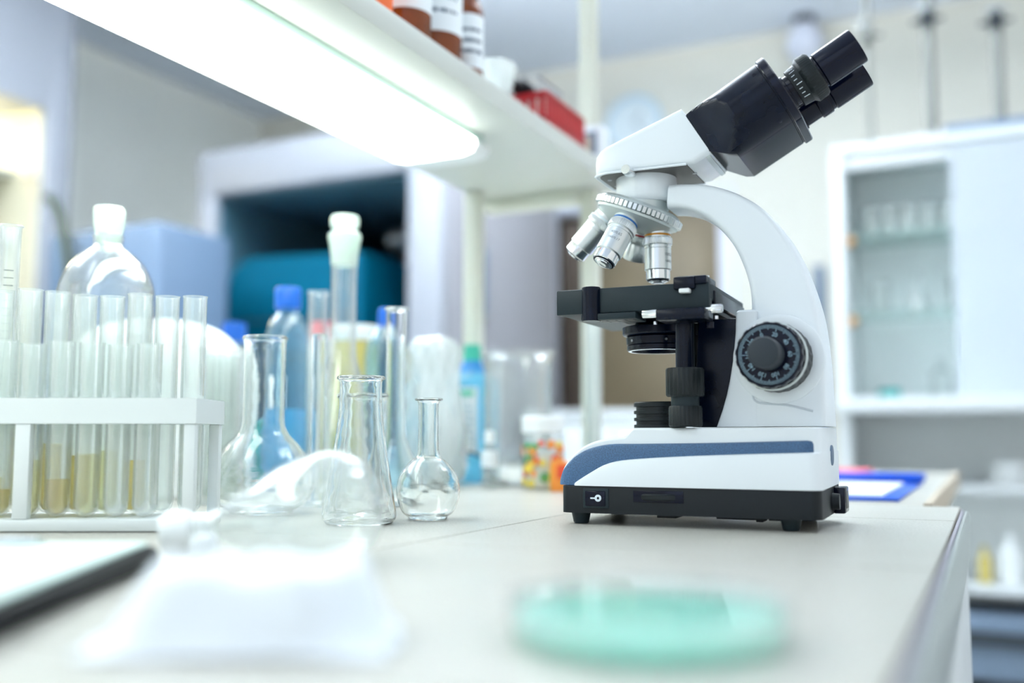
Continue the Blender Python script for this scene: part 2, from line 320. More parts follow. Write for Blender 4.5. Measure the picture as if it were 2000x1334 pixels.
# ------------------------------------------------------------------ low counter in front of the door
t = empty('low_counter', (-1.30, 3.6, 0), 'low white counter standing in front of the brown door', 'counter')
zc = onY(1200, 800, 3.6).z
box('worktop', 'cabinet_white', -.385, .385, 0, .55, zc - .04, zc, .004, t); box('body', 'cabinet_inner', -.37, .37, .02, .55, 0, zc - .04, .003, t)
for k in (-.5, .5): box('door', 'cabinet_white', k * .37 - .18, k * .37 + .18, .0, .02, .08, zc - .06, .003, t)

# ------------------------------------------------------------------ glass cabinet on the right
CY = 3.3; cx0 = -.43; cx1 = 1.35; CD = .34
t = empty('display_cabinet', (cx0, CY, 0), 'tall white open cabinet with glass shelves along the right side of the back wall', 'cabinet')
ztop = 1.885; Wd = cx1 - cx0; z3 = 1.045
bm = bmesh.new()
add_box(bm, 0, .035, 0, CD, 0, ztop, .003); add_box(bm, Wd - .035, Wd, 0, CD, 0, ztop, .003); add_box(bm, 0, Wd, 0, CD, ztop, ztop + .03, .003)
finish(bm, 'carcass', 'cabinet_white', t)
box('fascia', 'cabinet_white', .035, .35, .015, .035, ztop - .05, ztop, .003, t)
box('back_panel', 'cabinet_inner', .035, Wd - .035, CD - .02, CD, .2, ztop, 0, t)
box('counter_shelf', 'cabinet_white', .0, Wd, -.10, CD, z3, z3 + .045, .004, t)
for z in (1.625, 1.365): 
    b = box('glass_shelf', 'shelf_glass', .036, Wd - .036, .04, CD - .03, z, z + .008, 0, t); b['label'] = 'pale green glass shelf'
for z in (.80, .50): box('shelf', 'cabinet_white', .036, Wd - .036, .03, CD - .03, z, z + .025, 0, t)
b = box('drawer', 'slate', .30, .9, -.01, .3, .26, .44, .005, t); 
box('handle', 'dark_grey', .34, .86, -.03, -.01, .36, .40, .003, b)
box('plinth', 'dark_grey', .036, Wd - .036, .02, CD - .03, 0, .2, 0, t)
box('sliding_door', 'milky_pane', .35, 1.2, .0, .008, z3 + .05, ztop - .01, 0, t)['label'] = 'milky sliding door'
for z in (1.60, 1.34): lathe('hinge', 'rust', [(0, 0), (.018, 0), (.018, .01), (.008, .02), (0, .02)], (.045, .03, z), (0, -1, 0), 14, t)['label'] = 'rusty shelf bracket'
# glassware on its shelves
def small_glass(name, kind, x, y, z, h, r, label, m='thin_glass', cat=None):
    if kind == 'beaker': prof = [(0, 0), (r, 0), (r, h * .95), (r * 1.08, h), (r * .95, h * .95), (r * .95, .003), (0, .003)]
    elif kind == 'flask': prof = [(0, 0), (r, 0), (r, h * .06), (r * .35, h * .6), (r * .35, h), (r * .28, h), (r * .28, h * .6), (r * .9, h * .07), (0, .003)]
    elif kind == 'bottle': prof = [(0, 0), (r, 0), (r, h * .65), (r * .4, h * .8), (r * .4, h), (0, h)]
    else: prof = [(0, 0), (r, 0), (r, h), (r * .85, h), (r * .85, .003), (0, .003)]
    o = lathe(name, m, prof, seg=20, loc=(x, y, z)); tagset(o, label, cat or kind); return o
cabx = lambda u: cx0 + u
rows = [(1.633, 'topmost glass shelf', [('jar', .10), ('jar', .16), ('jar', .22), ('jar', .28), ('jar', .34), ('jar', .40)]),
        (1.373, 'middle glass shelf', [('beaker', .12), ('flask', .24), ('beaker', .36), ('flask', .46), ('beaker', .58)]),
        (z3 + .045, 'counter shelf', [('beaker', .14), ('bottle', .30), ('flask', .44), ('beaker', .60)])]
ordn = ['leftmost', 'second from left', 'third from left', 'fourth from left', 'fifth from left', 'sixth from left']
for z, nm, its in rows:
    for k, (kd, u) in enumerate(its):
        h = {'jar': .10, 'beaker': .11, 'flask': .14, 'bottle': .13}[kd]
        if nm == 'counter shelf' and kd == 'beaker' and k == 0: mm = 'teal_box'; h = .035; lb = 'low teal dish on the counter shelf of the white display cabinet'; ct = 'dish'
        else: mm = 'thin_glass' if kd != 'jar' else 'bag_film'; lb = '%s %s, %s on the %s of the display cabinet' % ('clear glass' if kd != 'jar' else 'milky glass', kd, ordn[k], nm); ct = kd
        small_glass('glass_' + kd if mm != 'teal_box' else 'low_dish', kd, cabx(u), CY + .16, z, h, .026 if kd == 'jar' else .035, lb, mm, ct)
small_glass('yellow_bottle', 'bottle', onY(1925, 1120, CY + .12).x, CY + .12, .525, .11, .02, 'small yellow bottle on the low shelf of the display cabinet', 'yellow_plastic', 'bottle')
small_glass('milky_bottle', 'bottle', onY(1975, 1100, CY + .12).x, CY + .12, .525, .15, .035, 'white plastic bottle beside the yellow bottle on the low shelf', 'white_plastic', 'bottle')
small_glass('white_bowl', 'beaker', onY(1975, 930, CY + .14).x, CY + .14, .825, .07, .06, 'white bowl on the shelf under the cabinet counter', 'white_plastic', 'bowl')
# tray on the cabinet and four retort stands
tp = ztop + .03
box('shallow_tray', 'panel_blue', cabx(.34), cabx(.85), CY + .02, CY + .32, tp + .001, tp + .03, .004)
tagset(bpy.data.objects['shallow_tray'], 'shallow pale blue tray lying on top of the display cabinet', 'tray')
def stand(px, pyc, name_label, base_m, clampm, rodr, hgt):
    X = onY(px + (285 - pyc) * .055, 285, CY + .20).x
    zc = onY(px, pyc, CY + .20).z
    y = CY + .20
    z0 = tp if X < cabx(.28) else tp + .03
    t = empty('retort_stand', (X, y, z0), name_label, 'lab stand', group='retort stands on the display cabinet')
    box('base_plate', 'steel_grey', -.05, .05, -.07, .07, 0.001, .012, .003, t)
    lathe('rod', base_m, [(0, .012), (rodr, .012), (rodr, hgt), (0, hgt)], seg=14, parent=t)
    z = zc - z0
    bm = bmesh.new(); add_box(bm, -.022, .022, -.03, .02, z - .022, z + .022, .006); add_tube(bm, [(-.05, -.01, z), (.05, -.01, z)], .007); add_tube(bm, [(0, -.01, z), (0, -.09, z + .01)], .008)
    k = finish(bm, 'boss_clamp', clampm, t)
    bm = bmesh.new(); add_tube(bm, [(-.03, -.09, z + .01), (0, -.10, z + .01), (.03, -.09, z + .01)], .006); finish(bm, 'jaw', 'steel_grey', k)
    return t
stand(1690, 75, 'retort stand directly right of the eyepieces, its clamp pale grey', 'rod_grey', 'rod_grey', .011, .62)
stand(1808, 42, 'thick retort stand with a brown-grey clamp, the middle one of three', 'rod_grey', 'dark_grey', .019, .60)
stand(1943, 45, 'rightmost retort stand on the cabinet with a black clamp and no arm', 'rod_grey', 'dark_grey', .018, .42)
# lamp-like fixture on the back wall
p = onY(1572, 85, 4.56)
t = empty('wall_fixture', p, 'pale lilac bulb-shaped fixture with a dark knob on the back wall', 'wall fixture')
lathe('bulb', 'frame_white', [(0, -.09), (.05, -.08), (.085, -.03), (.08, .03), (.05, .08), (.03, .10), (0, .10)], seg=24, parent=t)
lathe('knob', 'dark_grey', [(0, .10), (.045, .11), (.06, .15), (.045, .19), (0, .20)], seg=20, parent=t)
box('bracket', 'steel_grey', -.015, .015, 0, .109, .13, .16, .004, t)
struct(box('trim_2', 'panel_blue', onY(1592, 600, 4.66).x, onY(1612, 600, 4.66).x, 4.64, 4.67, .9, 1.75))

# ================================================================== BENCH
t = empty('lab_bench', (-.69, .3, 0), 'long laboratory bench topped with beige speckled ceramic tiles', 'bench')
# tiles as one surface with grooves between them
bm = bmesh.new()
xs = [-1.40, -1.378, -1.041, -.704, -.367, -.030]; xs = [-1.378, -1.041, -.704, -.367, -.030]; ys = [-.444, -.094, .258, .608, .961, 1.150];  g = .0011
for i in range(len(xs) - 1):
    for j in range(len(ys) - 1):
        add_box(bm, xs[i] + g + .69, xs[i + 1] - g + .69, ys[j] + g - .3, ys[j + 1] - g - .3, TZ - .008, TZ, .0006, 1)
finish(bm, 'tile_surface', 'tile_top', t)
box('grout_bed', 'grout', -.688, .6595, -.744, .8497, TZ - .030, TZ - .0012, 0, t)
box('tile_edging', 'tile_edge', .6597, .662, -.744, .8505, TZ - .028, TZ - .003, .0005, t)
bm = bmesh.new(); add_prism(bm, [(.662, TZ - .05), (.662, TZ - .006), (.6655, TZ - .004), (.668, TZ - .008), (.6665, TZ - .05)], -.744, .852, 'xz'); finish(bm, 'edge_strip', 'strip_metal', t)
box('body', 'bench_side', -.67, .661, -.73, .845, .06, TZ - .032, .002, t)
for k in range(3): box('door', 'cabinet_white', .661, .664, -.70 + k * .52, -.70 + k * .52 + .50, .10, TZ - .06, .001, t)
box('kick_plate', 'dark_grey', -.64, .63, -.70, .82, 0, .06, 0, t)
# second bench end to end with the first
t = empty('rear_bench', (-.72, 1.65, 0), 'second bench standing end to end behind the tiled bench, with a tan wooden rim', 'bench')
box('worktop', 'tile_top', -.66, .6525, -.498, .55, TZ - .03, TZ, .001, t)
box('wooden_rim', 'wood_tan', .653, .662, -.498, .55, TZ - .03, TZ + .003, .002, t)
box('body', 'bench_side', -.64, .64, -.47, .52, 0, TZ - .031, .002, t)

# ------------------------------------------------------------------ shelf rack over the bench
SX0, SX1, SZ0, SZ1, SY1 = -.80, -.55, 1.393, 1.421, 1.58
t = empty('bench_shelf_rack', (-.69, .6, TZ), 'white shelf rack on square posts standing over the bench', 'shelf rack')
box('shelf_board', 'shelf_white', SX0 + .69, SX1 + .69, -1.1, SY1 - .6, SZ0 - TZ, SZ1 - TZ, .002, t)
for (x, y, zt) in ((-.600, 1.555, 1.9), (-.786, 1.482, SZ0 - TZ), (-.600, -.42, 1.9), (-.800, -.42, 1.9)):
    b = .0135
    if zt > 1 : 
        box('post', 'post_cream', x + .69 - b, x + .69 + b, y - .6 - b, y - .6 + b, 0, SZ0 - TZ, .002, t)
        box('post', 'post_cream', x + .69 - b, x + .69 + b, y - .6 - b, y - .6 + b, SZ1 - TZ, zt, .002, t)
    else: box('post', 'post_cream', x + .69 - b, x + .69 + b, y - .6 - b, y - .6 + b, 0, SZ0 - TZ, .002, t)
box('cross_beam', 'post_cream', -.80 + .69, -.615 + .69, 1.535 - .6, 1.575 - .6, SZ0 - TZ - .022, SZ0 - TZ, .002, t)
# lamp under the shelf
t = empty('under_shelf_lamp', (-.685, .5, SZ0), 'long fluorescent lamp glowing white under the shelf board', 'lamp')
LY1 = 1.215
bm = bmesh.new(); add_box(bm, -.052, .062, -.95, LY1 - .5 - .01, -.012, -.0005, .002); finish(bm, 'housing', 'lamp_body', t)
prof = [(-.066, -.013), (-.068, -.020), (-.062, -.030), (-.045, -.034), (.045, -.034), (.062, -.030), (.068, -.020), (.066, -.013)]
prism('diffuser', 'lamp_glow', prof, -.955, LY1 - .5 - .045, 'xz', 0, t)
prism('end_cap', 'white_plastic', prof, LY1 - .5 - .0448, LY1 - .5, 'xz', .008, t)

# things on the shelf
def bottle(px, py, X, r, h, label, labz, cap=None, m='amber_glass'):
    p = onX(px, py, X)
    t = empty('amber_bottle', (X, p.y, SZ1 + .0005), label, 'bottle', group='reagent bottles on the shelf')
    lathe('body', m, [(0, 0), (r * .92, 0), (r, .005), (r, h * .62), (r * .85, h * .70), (r * .40, h * .80), (r * .36, h * .97), (r * .45, h), (0, h)], seg=32, parent=t)
    a0, a1 = labz
    k = lathe('paper_label', 'label_white', [(r * 1.012, a0), (r * 1.012, a1)], seg=40, parent=t)
    bm = bmesh.new()
    for row in range(3):
        z = a0 + (a1 - a0) * (.3 + .2 * row)
        for q in range(9):
            an = -1.9 + q * .17 + random.uniform(-.03, .03) + .35; hh = random.uniform(.003, .0055)
            u = Vector((math.cos(an), math.sin(an), 0)); v = Vector((-math.sin(an), math.cos(an), 0)); c_ = u * r * 1.02 + Vector((0, 0, z)); q_ = v * .0022 * random.uniform(.6, 1.2); up = Vector((0, 0, hh / 2))
            bm.faces.new([bm.verts.new(c_ + s1 * q_ + s2 * up) for s1, s2 in ((-1, -1), (1, -1), (1, 1), (-1, 1))])
    finish(bm, 'label_print', 'label_ink', k)
    if cap: lathe('cap', cap, [(0, h), (r * .52, h), (r * .5, h + .02), (0, h + .022)], seg=24, parent=t)
bottle(792, 50, -.590, .030, .17, 'brown bottle with a white label, nearest bottle on the shelf edge', (.035, .11), 'dark_grey')
bottle(850, 60, -.593, .033, .19, 'wide amber bottle with a large white label covered in dark print', (.035, .12), 'dark_grey')
bottle(912, 90, -.580, .021, .145, 'slim amber bottle with a white label, beside the clear plastic cup', (.012, .082), 'dark_grey')
p = onX(748, 5, -.575); o = box('orange_carton', 'orange_card', -.022, .022, -.03, .03, 0.0005, .09, .002); o.location = (-.580, p.y - .035, SZ1); tagset(o, 'bright orange carton at the near end of the shelf edge', 'carton')
p = onX(966, 150, -.60)
o = lathe('plastic_cup', 'bag_film', [(0, 0), (.020, 0), (.024, .03), (.031, .065), (.030, .065), (.023, .03), (.019, .002), (0, .002)], seg=24, loc=(-.60, p.y, SZ1 + .0005), rmod=lambda i, k: 1 + .06 * math.sin(i * 2.3 + k)); tagset(o, 'crumpled clear plastic cup on the shelf beside the slim bottle', 'cup')
# red basket with black tool and wire rack
by0, by1 = 1.262, 1.408; bx = -.595
t = empty('red_basket', (bx, (by0 + by1) / 2, SZ1 + .0005), 'small red plastic basket with slotted sides on the shelf', 'basket')
bm = bmesh.new(); L2 = (by1 - by0) / 2; wB = .042; hB = .046
add_box(bm, -wB + .004, wB - .004, -L2 + .004, L2 - .004, 0, .003)
for s in (-1, 1):
    add_box(bm, s * wB - .0015, s * wB + .0015, -L2, L2, hB - .009, hB); add_box(bm, s * wB - .0015, s * wB + .0015, -L2, L2, 0, .008)
    add_box(bm, -wB, wB, s * L2 - .0015, s * L2 + .0015, hB - .009, hB); add_box(bm, -wB, wB, s * L2 - .0015, s * L2 + .0015, 0, .008)
    for k in range(12): y = -L2 + (k + .5) * 2 * L2 / 12; add_box(bm, s * wB - .0015, s * wB + .0015, y - .0045, y + .0045, .006, hB - .006)
    for k in range(6): x = -wB + (k + .5) * 2 * wB / 6; add_box(bm, x - .0045, x + .0045, s * L2 - .0015, s * L2 + .0015, .006, hB - .006)
finish(bm, 'basket_body', 'red_plastic', t); 
o = box('notepad_block', 'label_white', -.03, .03, -.06, .06, .004, .026, .002); o.location = (bx, (by0 + by1) / 2, SZ1 + .0005); tagset(o, 'white paper block lying inside the red basket', 'notepad')
bm = bmesh.new()
for k in range(7): add_tube(bm, [(-.025, -.04 + k * .014, .0), (-.025, -.04 + k * .014, .055), (.025, -.04 + k * .014, .055), (.025, -.04 + k * .014, 0)], .0013, 6)
for x, z in ((-.025, .0), (-.025, .055), (.025, .055), (.025, 0), (0, .055)): add_tube(bm, [(x, -.042, z), (x, .046, z)], .0016, 6)
o = finish(bm, 'wire_rack', 'steel_grey'); o.location = (bx, 1.315, SZ1 + .0275); o.scale = (1, 1, .85); tagset(o, 'grey wire tube rack standing in the red basket', 'rack')
p = onX(1005, 182, -.60)
o = lathe('black_stopper_tool', 'tablet_black', [(0, 0), (.006, .002), (.009, .02), (.009, .06), (.013, .065), (.013, .085), (0, .09)], (0, 0, 0), (.05, 1, .0), 16, loc=(-.60, 1.205, SZ1 + .0575)); tagset(o, 'black handled tool lying across the near rim of the red basket', 'tool')
p0 = onX(1117, 240, -.575); 
t = empty('picture_box', (-.574, 1.500, SZ1 + .0005), 'small white carton with lilac edges and a picture on its front, at the shelf end', 'box')
box('carton', 'label_white', -.022, .022, -.014, .024, 0, .062, .002, t); box('picture', 'panel_blue', -.013, .013, -.0155, -.014, .012, .050, 0, t); box('figure', 'wood_tan', -.006, .004, -.0160, -.0155, .012, .044, 0, t)
box('blue_edge', 'blue_plastic', -.027, -.0222, -.013, .02, 0, .060, .001, t)

# ================================================================== GLASSWARE ON THE BENCH
def spx(px, d, pts, zb=TZ):
    """profile in picture units at distance d -> (radius, height above the base)"""
    return [(hw * d / F, max(0.0, W(px, py, d).z - zb)) for hw, py in pts]
def at(px, d, z=TZ): p = W(px, 850, d); return Vector((p.x, p.y, z))
def walls(outer, th):
    """closed glass profile: outer from base centre to rim, inner back down"""
    inner = []
    for i, (r, s) in enumerate(outer):
        a = outer[max(0, i - 1)]; b = outer[min(len(outer) - 1, i + 1)]
        tx, ty = b[0] - a[0], b[1] - a[1]; l = math.hypot(tx, ty) or 1
        inner.append((max(0.0, r - th * ty / l), s + th * tx / l))
    inner = [p for p in inner if p[0] > 1e-5]
    inner = inner[::-1]
    mid = ((outer[-1][0] + inner[0][0]) / 2, outer[-1][1] + th * .4)
    inner[0] = (inner[0][0], outer[-1][1])
    return outer + [mid] + inner + [(0, inner[-1][1])]
def vessel(name, px, d, pts, th, m, label, cat, n=5, seg=64, wob=0, zb=TZ, ex=None):
    out = spx(px, d, pts, zb)
    body = smooth_curve(out, n) if n > 1 else out
    body = [(max(r, 0), max(s, 0)) for r, s in body]
    prof = [(0, 0.0003)] + [(max(body[0][0] - .001, .001), 0.0)] + body
    prof = walls(prof, th)
    rm = (lambda i, k: 1 + wob * math.sin(i * .55 + k * .9) * math.sin(k * .7 + i * .21)) if wob else None
    o = lathe(name, m, prof, seg=seg, rmod=rm, smooth=60, loc=at(px, d, zb + .0004)); tagset(o, label, cat); return o

# (half width, height in the picture) listed from the foot upwards
vessel('florence_flask', 514, .965, [(62, 998), (82, 985), (97, 960), (99, 935), (90, 905), (70, 872), (50, 850), (41, 828), (40, 790), (40, 740), (40, 690), (41, 668), (44, 663), (43, 659)], .0016, 'clear_glass', 'big round-bellied glass flask with a wide neck, left of the narrow cylinder', 'flask', wob=.004)
vessel('florence_flask', 837, .893, [(38, 1010), (50, 1000), (60, 975), (61, 952), (54, 925), (36, 903), (24, 893), (21, 880), (20, 840), (20, 800), (21, 787), (27, 783), (27, 780)], .0012, 'clear_glass', 'smallest round flask with a short narrow neck, beside the microscope', 'flask', wob=.003)
vessel('erlenmeyer_flask', 704, .85, [(66, 1020), (71, 1012), (70, 995), (62, 950), (53, 890), (46, 840), (42, 800), (41, 760), (42, 745), (47, 741), (46, 737)], .0015, 'clear_glass', 'wide-necked conical flask in front of the tall stoppered flask', 'flask', wob=.004)
vessel('conical_flask', 708, .955, [(60, 1001), (64, 990), (60, 960), (50, 900), (44, 850), (44, 800), (45, 782), (50, 776), (49, 771)], .0014, 'clear_glass', 'shorter conical flask standing right behind the wide-necked one', 'flask', wob=.004)
vessel('volumetric_flask', 772, 1.07, [(34, 985), (46, 975), (53, 950), (50, 925), (38, 895), (27, 872), (21, 850), (20, 800), (19, 700), (20, 620), (20, 609), (24, 606), (23, 603)], .0013, 'clear_glass', 'slender long-necked open flask rising left of the smallest flask', 'flask')
vessel('measuring_cylinder', 621, 1.05, [(26, 986), (27, 982), (15, 978), (14.5, 960), (14.5, 800), (14.5, 680), (14.5, 660), (16, 656), (15.5, 654)], .0012, 'clear_glass', 'narrow clear cylinder standing between the big flask and the stoppered flask', 'cylinder', n=3)
vessel('stoppered_flask', 667, 1.2, [(48, 970), (62, 955), (66, 920), (62, 860), (52, 800), (40, 745), (30, 710), (26, 680), (25, 600), (25, 540), (26, 500)], .0016, 'thin_glass', 'tall volumetric flask closed by a frosted white stopper', 'flask', n=4)
sf = bpy.data.objects['stoppered_flask']
d_ = 1.2; zz = [(26, 520), (27, 500), (30, 478), (33, 466), (33, 460), (28, 455), (24, 451)]
lathe('frosted_neck', 'frosted_glass', [(hw * d_ / F, W(667, py, d_).z - TZ) for hw, py in zz], seg=40, parent=sf)['label'] = 'frosted white ground neck'
zz = [(0, 500), (22, 500), (25, 460), (22, 450), (28, 443), (29, 430), (26, 423), (0, 421)]
lathe('stopper', 'frosted_glass', [(hw * d_ / F, W(667, py, d_).z - TZ) for hw, py in zz], seg=40, parent=sf)
vessel('glass_tube_jar', 617, 1.28, [(19, 963), (20, 960), (20, 900), (20, 800), (20, 640), (20, 580), (22, 572)], .0014, 'thin_glass', 'clear glass cylinder half hidden left of the stoppered flask', 'cylinder', n=3)
# stoppered reagent bottle at the left
o = vessel('reagent_bottle', 197, 1.0, [(86, 994), (90, 985), (91, 900), (91, 700), (91, 590), (86, 555), (70, 520), (45, 495), (29, 482), (28, 470), (30, 463)], .003, 'thin_glass', 'large round-shouldered clear bottle behind the test tubes with a frosted glass stopper', 'bottle')
lathe('glass_stopper', 'frosted_glass', [(hw * 1.0 / F, W(197, py, 1.0).z - TZ) for hw, py in [(0, 492), (20, 490), (25, 462), (30, 440), (31, 412), (28, 406), (0, 405)]], seg=40, parent=o)
vessel('graduated_cylinder', 2, .905, [(30, 1008), (31, 1003), (19, 998), (19, 900), (19, 700), (19, 500), (20, 448), (22, 443)], .0014, 'tube_glass', 'tall graduated glass cylinder at the far left end of the tube rack', 'cylinder', n=2)
gc = bpy.data.objects['graduated_cylinder']; bm = bmesh.new()
for k in range(26): add_box(bm, -.004, .004, -.0096, -.0092, .05 + k * .007, .0506 + k * .007)
finish(bm, 'graduation_marks', 'ink_grey', gc).rotation_euler = (0, 0, .9)
# white domed container behind the tubes
dd = 1.26
o = lathe('domed_container', 'white_plastic', [(0, 0), (.112, 0), (.115, .004)] + smooth_curve(spx(305, dd, [(176, 840), (176, 760), (170, 715), (150, 675), (115, 645), (70, 630), (25, 625), (0, 624)]), 4), seg=64, loc=at(305, dd)); tagset(o, 'big glossy white domed container behind the row of test tubes', 'container')
o = vessel('tall_beaker', 432, 1.085, [(42, 983), (45, 978), (45, 900), (45, 800), (45, 700), (46, 684), (48, 681)], .0014, 'tube_glass', 'tall glass beaker of thin tubes between test tube rack and big flask', 'beaker', n=2)
for k in range(7):
    a_ = k * 2 * math.pi / 7; q = at(432, 1.085, TZ + .004) + Vector((.015 * math.cos(a_), .015 * math.sin(a_), 0))
    o = lathe('thin_tube', 'tube_glass', [(0, 0), (.004, .001), (.0048, .006), (.0048, .158), (.004, .158), (.004, .006), (0, .005)], seg=14, loc=q); tagset(o, 'thin glass tube standing in the tall beaker left of the big flask', 'tube', 'thin tubes standing in the tall beaker')
# teal crate at the back
t = empty('teal_crate', at(440, 1.45), 'teal plastic storage box with a white label behind the glassware', 'box', rz=YAW)
bm = bmesh.new(); add_box(bm, -.100, .100, -.04, .09, .0005, .085, .006, 3); finish(bm, 'tub', 'teal_box', t)
box('lid', 'teal_box', -.104, .104, -.044, .094, .085, .095, .003, t); box('label_sticker', 'label_white', .018, .055, -.0415, -.0402, .020, .06, 0, t)

# plastic bottles and tubs behind
t = empty('water_bottle', at(557, 1.35), 'clear blue plastic bottle with a bright blue screw cap', 'bottle')
pp = spx(557, 1.35, [(44, 955), (46, 950), (46, 800), (44, 790), (46, 780), (46, 690), (42, 655), (34, 630), (22, 612), (14, 604), (14, 596)])
lathe('body', 'pet_blue', [(0, 0)] + pp, seg=40, parent=t, rmod=None)
h1 = W(557, 601, 1.35).z - TZ; h2 = W(557, 562, 1.35).z - TZ
lathe('cap', 'blue_cap', [(0, h1 - .002), (.0172, h1 - .002), (.0180, h1), (.0178, h2 - .003), (.016, h2), (0, h2)], seg=72, parent=t, rmod=knurl(18, .03))
za, zb_ = W(557, 800, 1.35).z - TZ, W(557, 738, 1.35).z - TZ
box('paper_label', 'label_white', .004, .024, -.0345, -.0318, za, zb_, .0005, t)
lathe('blue_water', 'blue_liquid', [(0, .001), (.030, .001), (.030, W(557, 800, 1.35).z - TZ), (0, W(557, 800, 1.35).z - TZ)], seg=32, parent=t)['label'] = 'blue liquid'
def simple_bottle(name, px, d, pts, m, cap_pts, capm, label, cat, sub='cap'):
    t = empty(name, at(px, d), label, cat)
    lathe('body', m, [(0, 0)] + spx(px, d, pts), seg=36, parent=t)
    lathe(sub, capm, [(hw * d / F, W(px, py, d).z - TZ) for hw, py in cap_pts], seg=36, parent=t)
    return t
simple_bottle('blue_capped_bottle', 452, 1.72, [(26, 934), (28, 930), (28, 700), (22, 675), (18, 665)], 'pet_blue', [(0, 668), (23, 668), (24, 664), (23, 632), (0, 628)], 'blue_cap', 'small bottle with a dark blue cap behind the big flask', 'bottle')
simple_bottle('squeeze_bottle', 750, 1.4, [(38, 953), (40, 948), (40, 700), (36, 670), (24, 645), (14, 636)], 'pet_blue', [(0, 640), (14, 640), (15, 636), (14, 606), (10, 602), (0, 602)], 'blue_cap', 'pale blue squeeze bottle with a blue cap, behind the long-necked flask', 'bottle')
t = simple_bottle('lidded_tub', 690, 1.52, [(42, 945), (44, 942), (46, 668)], 'yellow_plastic', [(0, 668), (48, 668), (50, 664), (50, 642), (47, 637), (0, 637)], 'white_plastic', 'yellow plastic tub with a white lid behind the stoppered flask', 'tub', 'lid')
simple_bottle('red_lidded_jar', 628, 1.66, [(24, 937), (26, 932), (26, 660)], 'bag_film', [(0, 662), (27, 662), (28, 658), (27, 630), (0, 628)], 'pink_red', 'translucent jar with a pinkish red lid, left of the yellow tub', 'jar', 'lid')
# translucent bag of cotton
bm = bmesh.new(); 
prof = smooth_curve(spx(846, 1.45, [(40, 949), (58, 935), (64, 890), (62, 840), (54, 790), (50, 740), (54, 700), (48, 672), (30, 660)]), 4)
add_lathe(bm, [(0, 0)] + prof + [(0, prof[-1][1])], seg=48, rmod=lambda i, k: 1 + .07 * math.sin(i * .9 + k * .35) + .05 * math.sin(i * 2.1 - k * .6))
o = finish(bm, 'plastic_bag', 'bag_film', smooth=60, loc=at(846, 1.45)); tagset(o, 'knotted translucent white plastic bag beside the blue detergent bottle', 'bag')
o = lathe('cotton_roll', 'paper_white', [(0, 0.002), (.028, .002), (.032, .01), (.033, .09), (.026, .12), (0, .125)], seg=24, loc=at(846, 1.45, TZ + .001), rmod=lambda i, k: 1 + .06 * math.sin(i * 1.7 + k)); tagset(o, 'roll of white cotton inside the translucent bag', 'cotton')
# detergent bottle
dt = 1.585; t = empty('detergent_bottle', at(922, dt), 'blue detergent bottle with a green cap and a white label', 'bottle', rz=YAW)
def rsq(hw, hd, z, n=24):
    return [(hw * math.copysign(abs(math.cos(a)) ** .6, math.cos(a)), hd * math.copysign(abs(math.sin(a)) ** .6, math.sin(a)), z) for a in [2 * math.pi * k / n for k in range(n)]]
def loft(name, m, rings, parent=None, cap=True, smooth=50, loc=None):
    bm = bmesh.new(); R = [[bm.verts.new(p) for p in r] for r in rings]; n = len(R[0])
    for A, B in zip(R, R[1:]):
        for i in range(n): bm.faces.new((A[i], A[(i + 1) % n], B[(i + 1) % n], B[i]))
    if cap: bm.faces.new(R[0][::-1]); bm.faces.new(R[-1])
    return finish(bm, name, m, parent, smooth, loc)
s_ = dt / F
loft('body', 'blue_liquid', [rsq(50 * s_, .024, .0), rsq(52 * s_, .026, .004), rsq(52 * s_, .026, W(922, 770, dt).z - TZ), rsq(50 * s_, .025, W(922, 745, dt).z - TZ), rsq(34 * s_, .020, W(922, 728, dt).z - TZ), rsq(17 * s_, .014, W(922, 716, dt).z - TZ)], t)
loft('shoulder', 'blue_plastic', [rsq(34.5 * s_, .0203, W(922, 728, dt).z - TZ), rsq(20 * s_, .015, W(922, 714, dt).z - TZ), rsq(18 * s_, .014, W(922, 705, dt).z - TZ)], t)
loft('cap', 'green_cap', [rsq(17 * s_, .014, W(922, 706, dt).z - TZ), rsq(18 * s_, .014, W(922, 702, dt).z - TZ), rsq(16 * s_, .013, W(922, 674, dt).z - TZ)], t)
k = box('front_label', 'label_white', -36 * s_, 12 * s_, -.0275, -.0262, W(922, 888, dt).z - TZ, W(922, 758, dt).z - TZ, 0, t)
box('green_stripe', 'green_print', -32 * s_, 4 * s_, -.0282, -.0276, W(922, 774, dt).z - TZ, W(922, 764, dt).z - TZ, 0, k)
bm = bmesh.new()
for q in range(6): add_box(bm, -32 * s_, (2 + (q % 3) * 3) * s_, -.0280, -.0276, W(922, 800 + q * 13, dt).z - TZ, W(922, 797 + q * 13, dt).z - TZ)
finish(bm, 'print_lines', 'scale_blue', k)
# big beaker, small bottle, jar of sweets, carton
vessel('large_beaker', 1011, 1.48, [(62, 945), (66, 940), (66, 880), (66, 800), (67, 715), (72, 695), (76, 688)], .0018, 'thin_glass', 'large clear glass beaker in front of the doorway', 'beaker', n=3)
t = empty('dropper_bottle', at(956, 1.39), 'tiny clear bottle with a white label in front of the large beaker', 'bottle')
lathe('body', 'thin_glass', [(0, 0)] + spx(956, 1.39, [(15, 953), (16, 950), (16, 885), (9, 872), (9, 862)]), seg=24, parent=t)
lathe('cap', 'white_plastic', [(hw * 1.39 / F, W(956, py, 1.39).z - TZ) for hw, py in [(0, 866), (10, 866), (10, 842), (0, 840)]], seg=24, parent=t)
lathe('label_wrap', 'label_white', [(16.6 * 1.39 / F, W(956, 912, 1.39).z - TZ), (16.6 * 1.39 / F, W(956, 880, 1.39).z - TZ)], seg=24, parent=t)
dj = 1.39; t = empty('sweet_jar', at(1060, dj), 'clear jar with a broad white lid and a bright fruit print', 'jar')
jr = 40 * dj / F; jh = W(1060, 842, dj).z - TZ
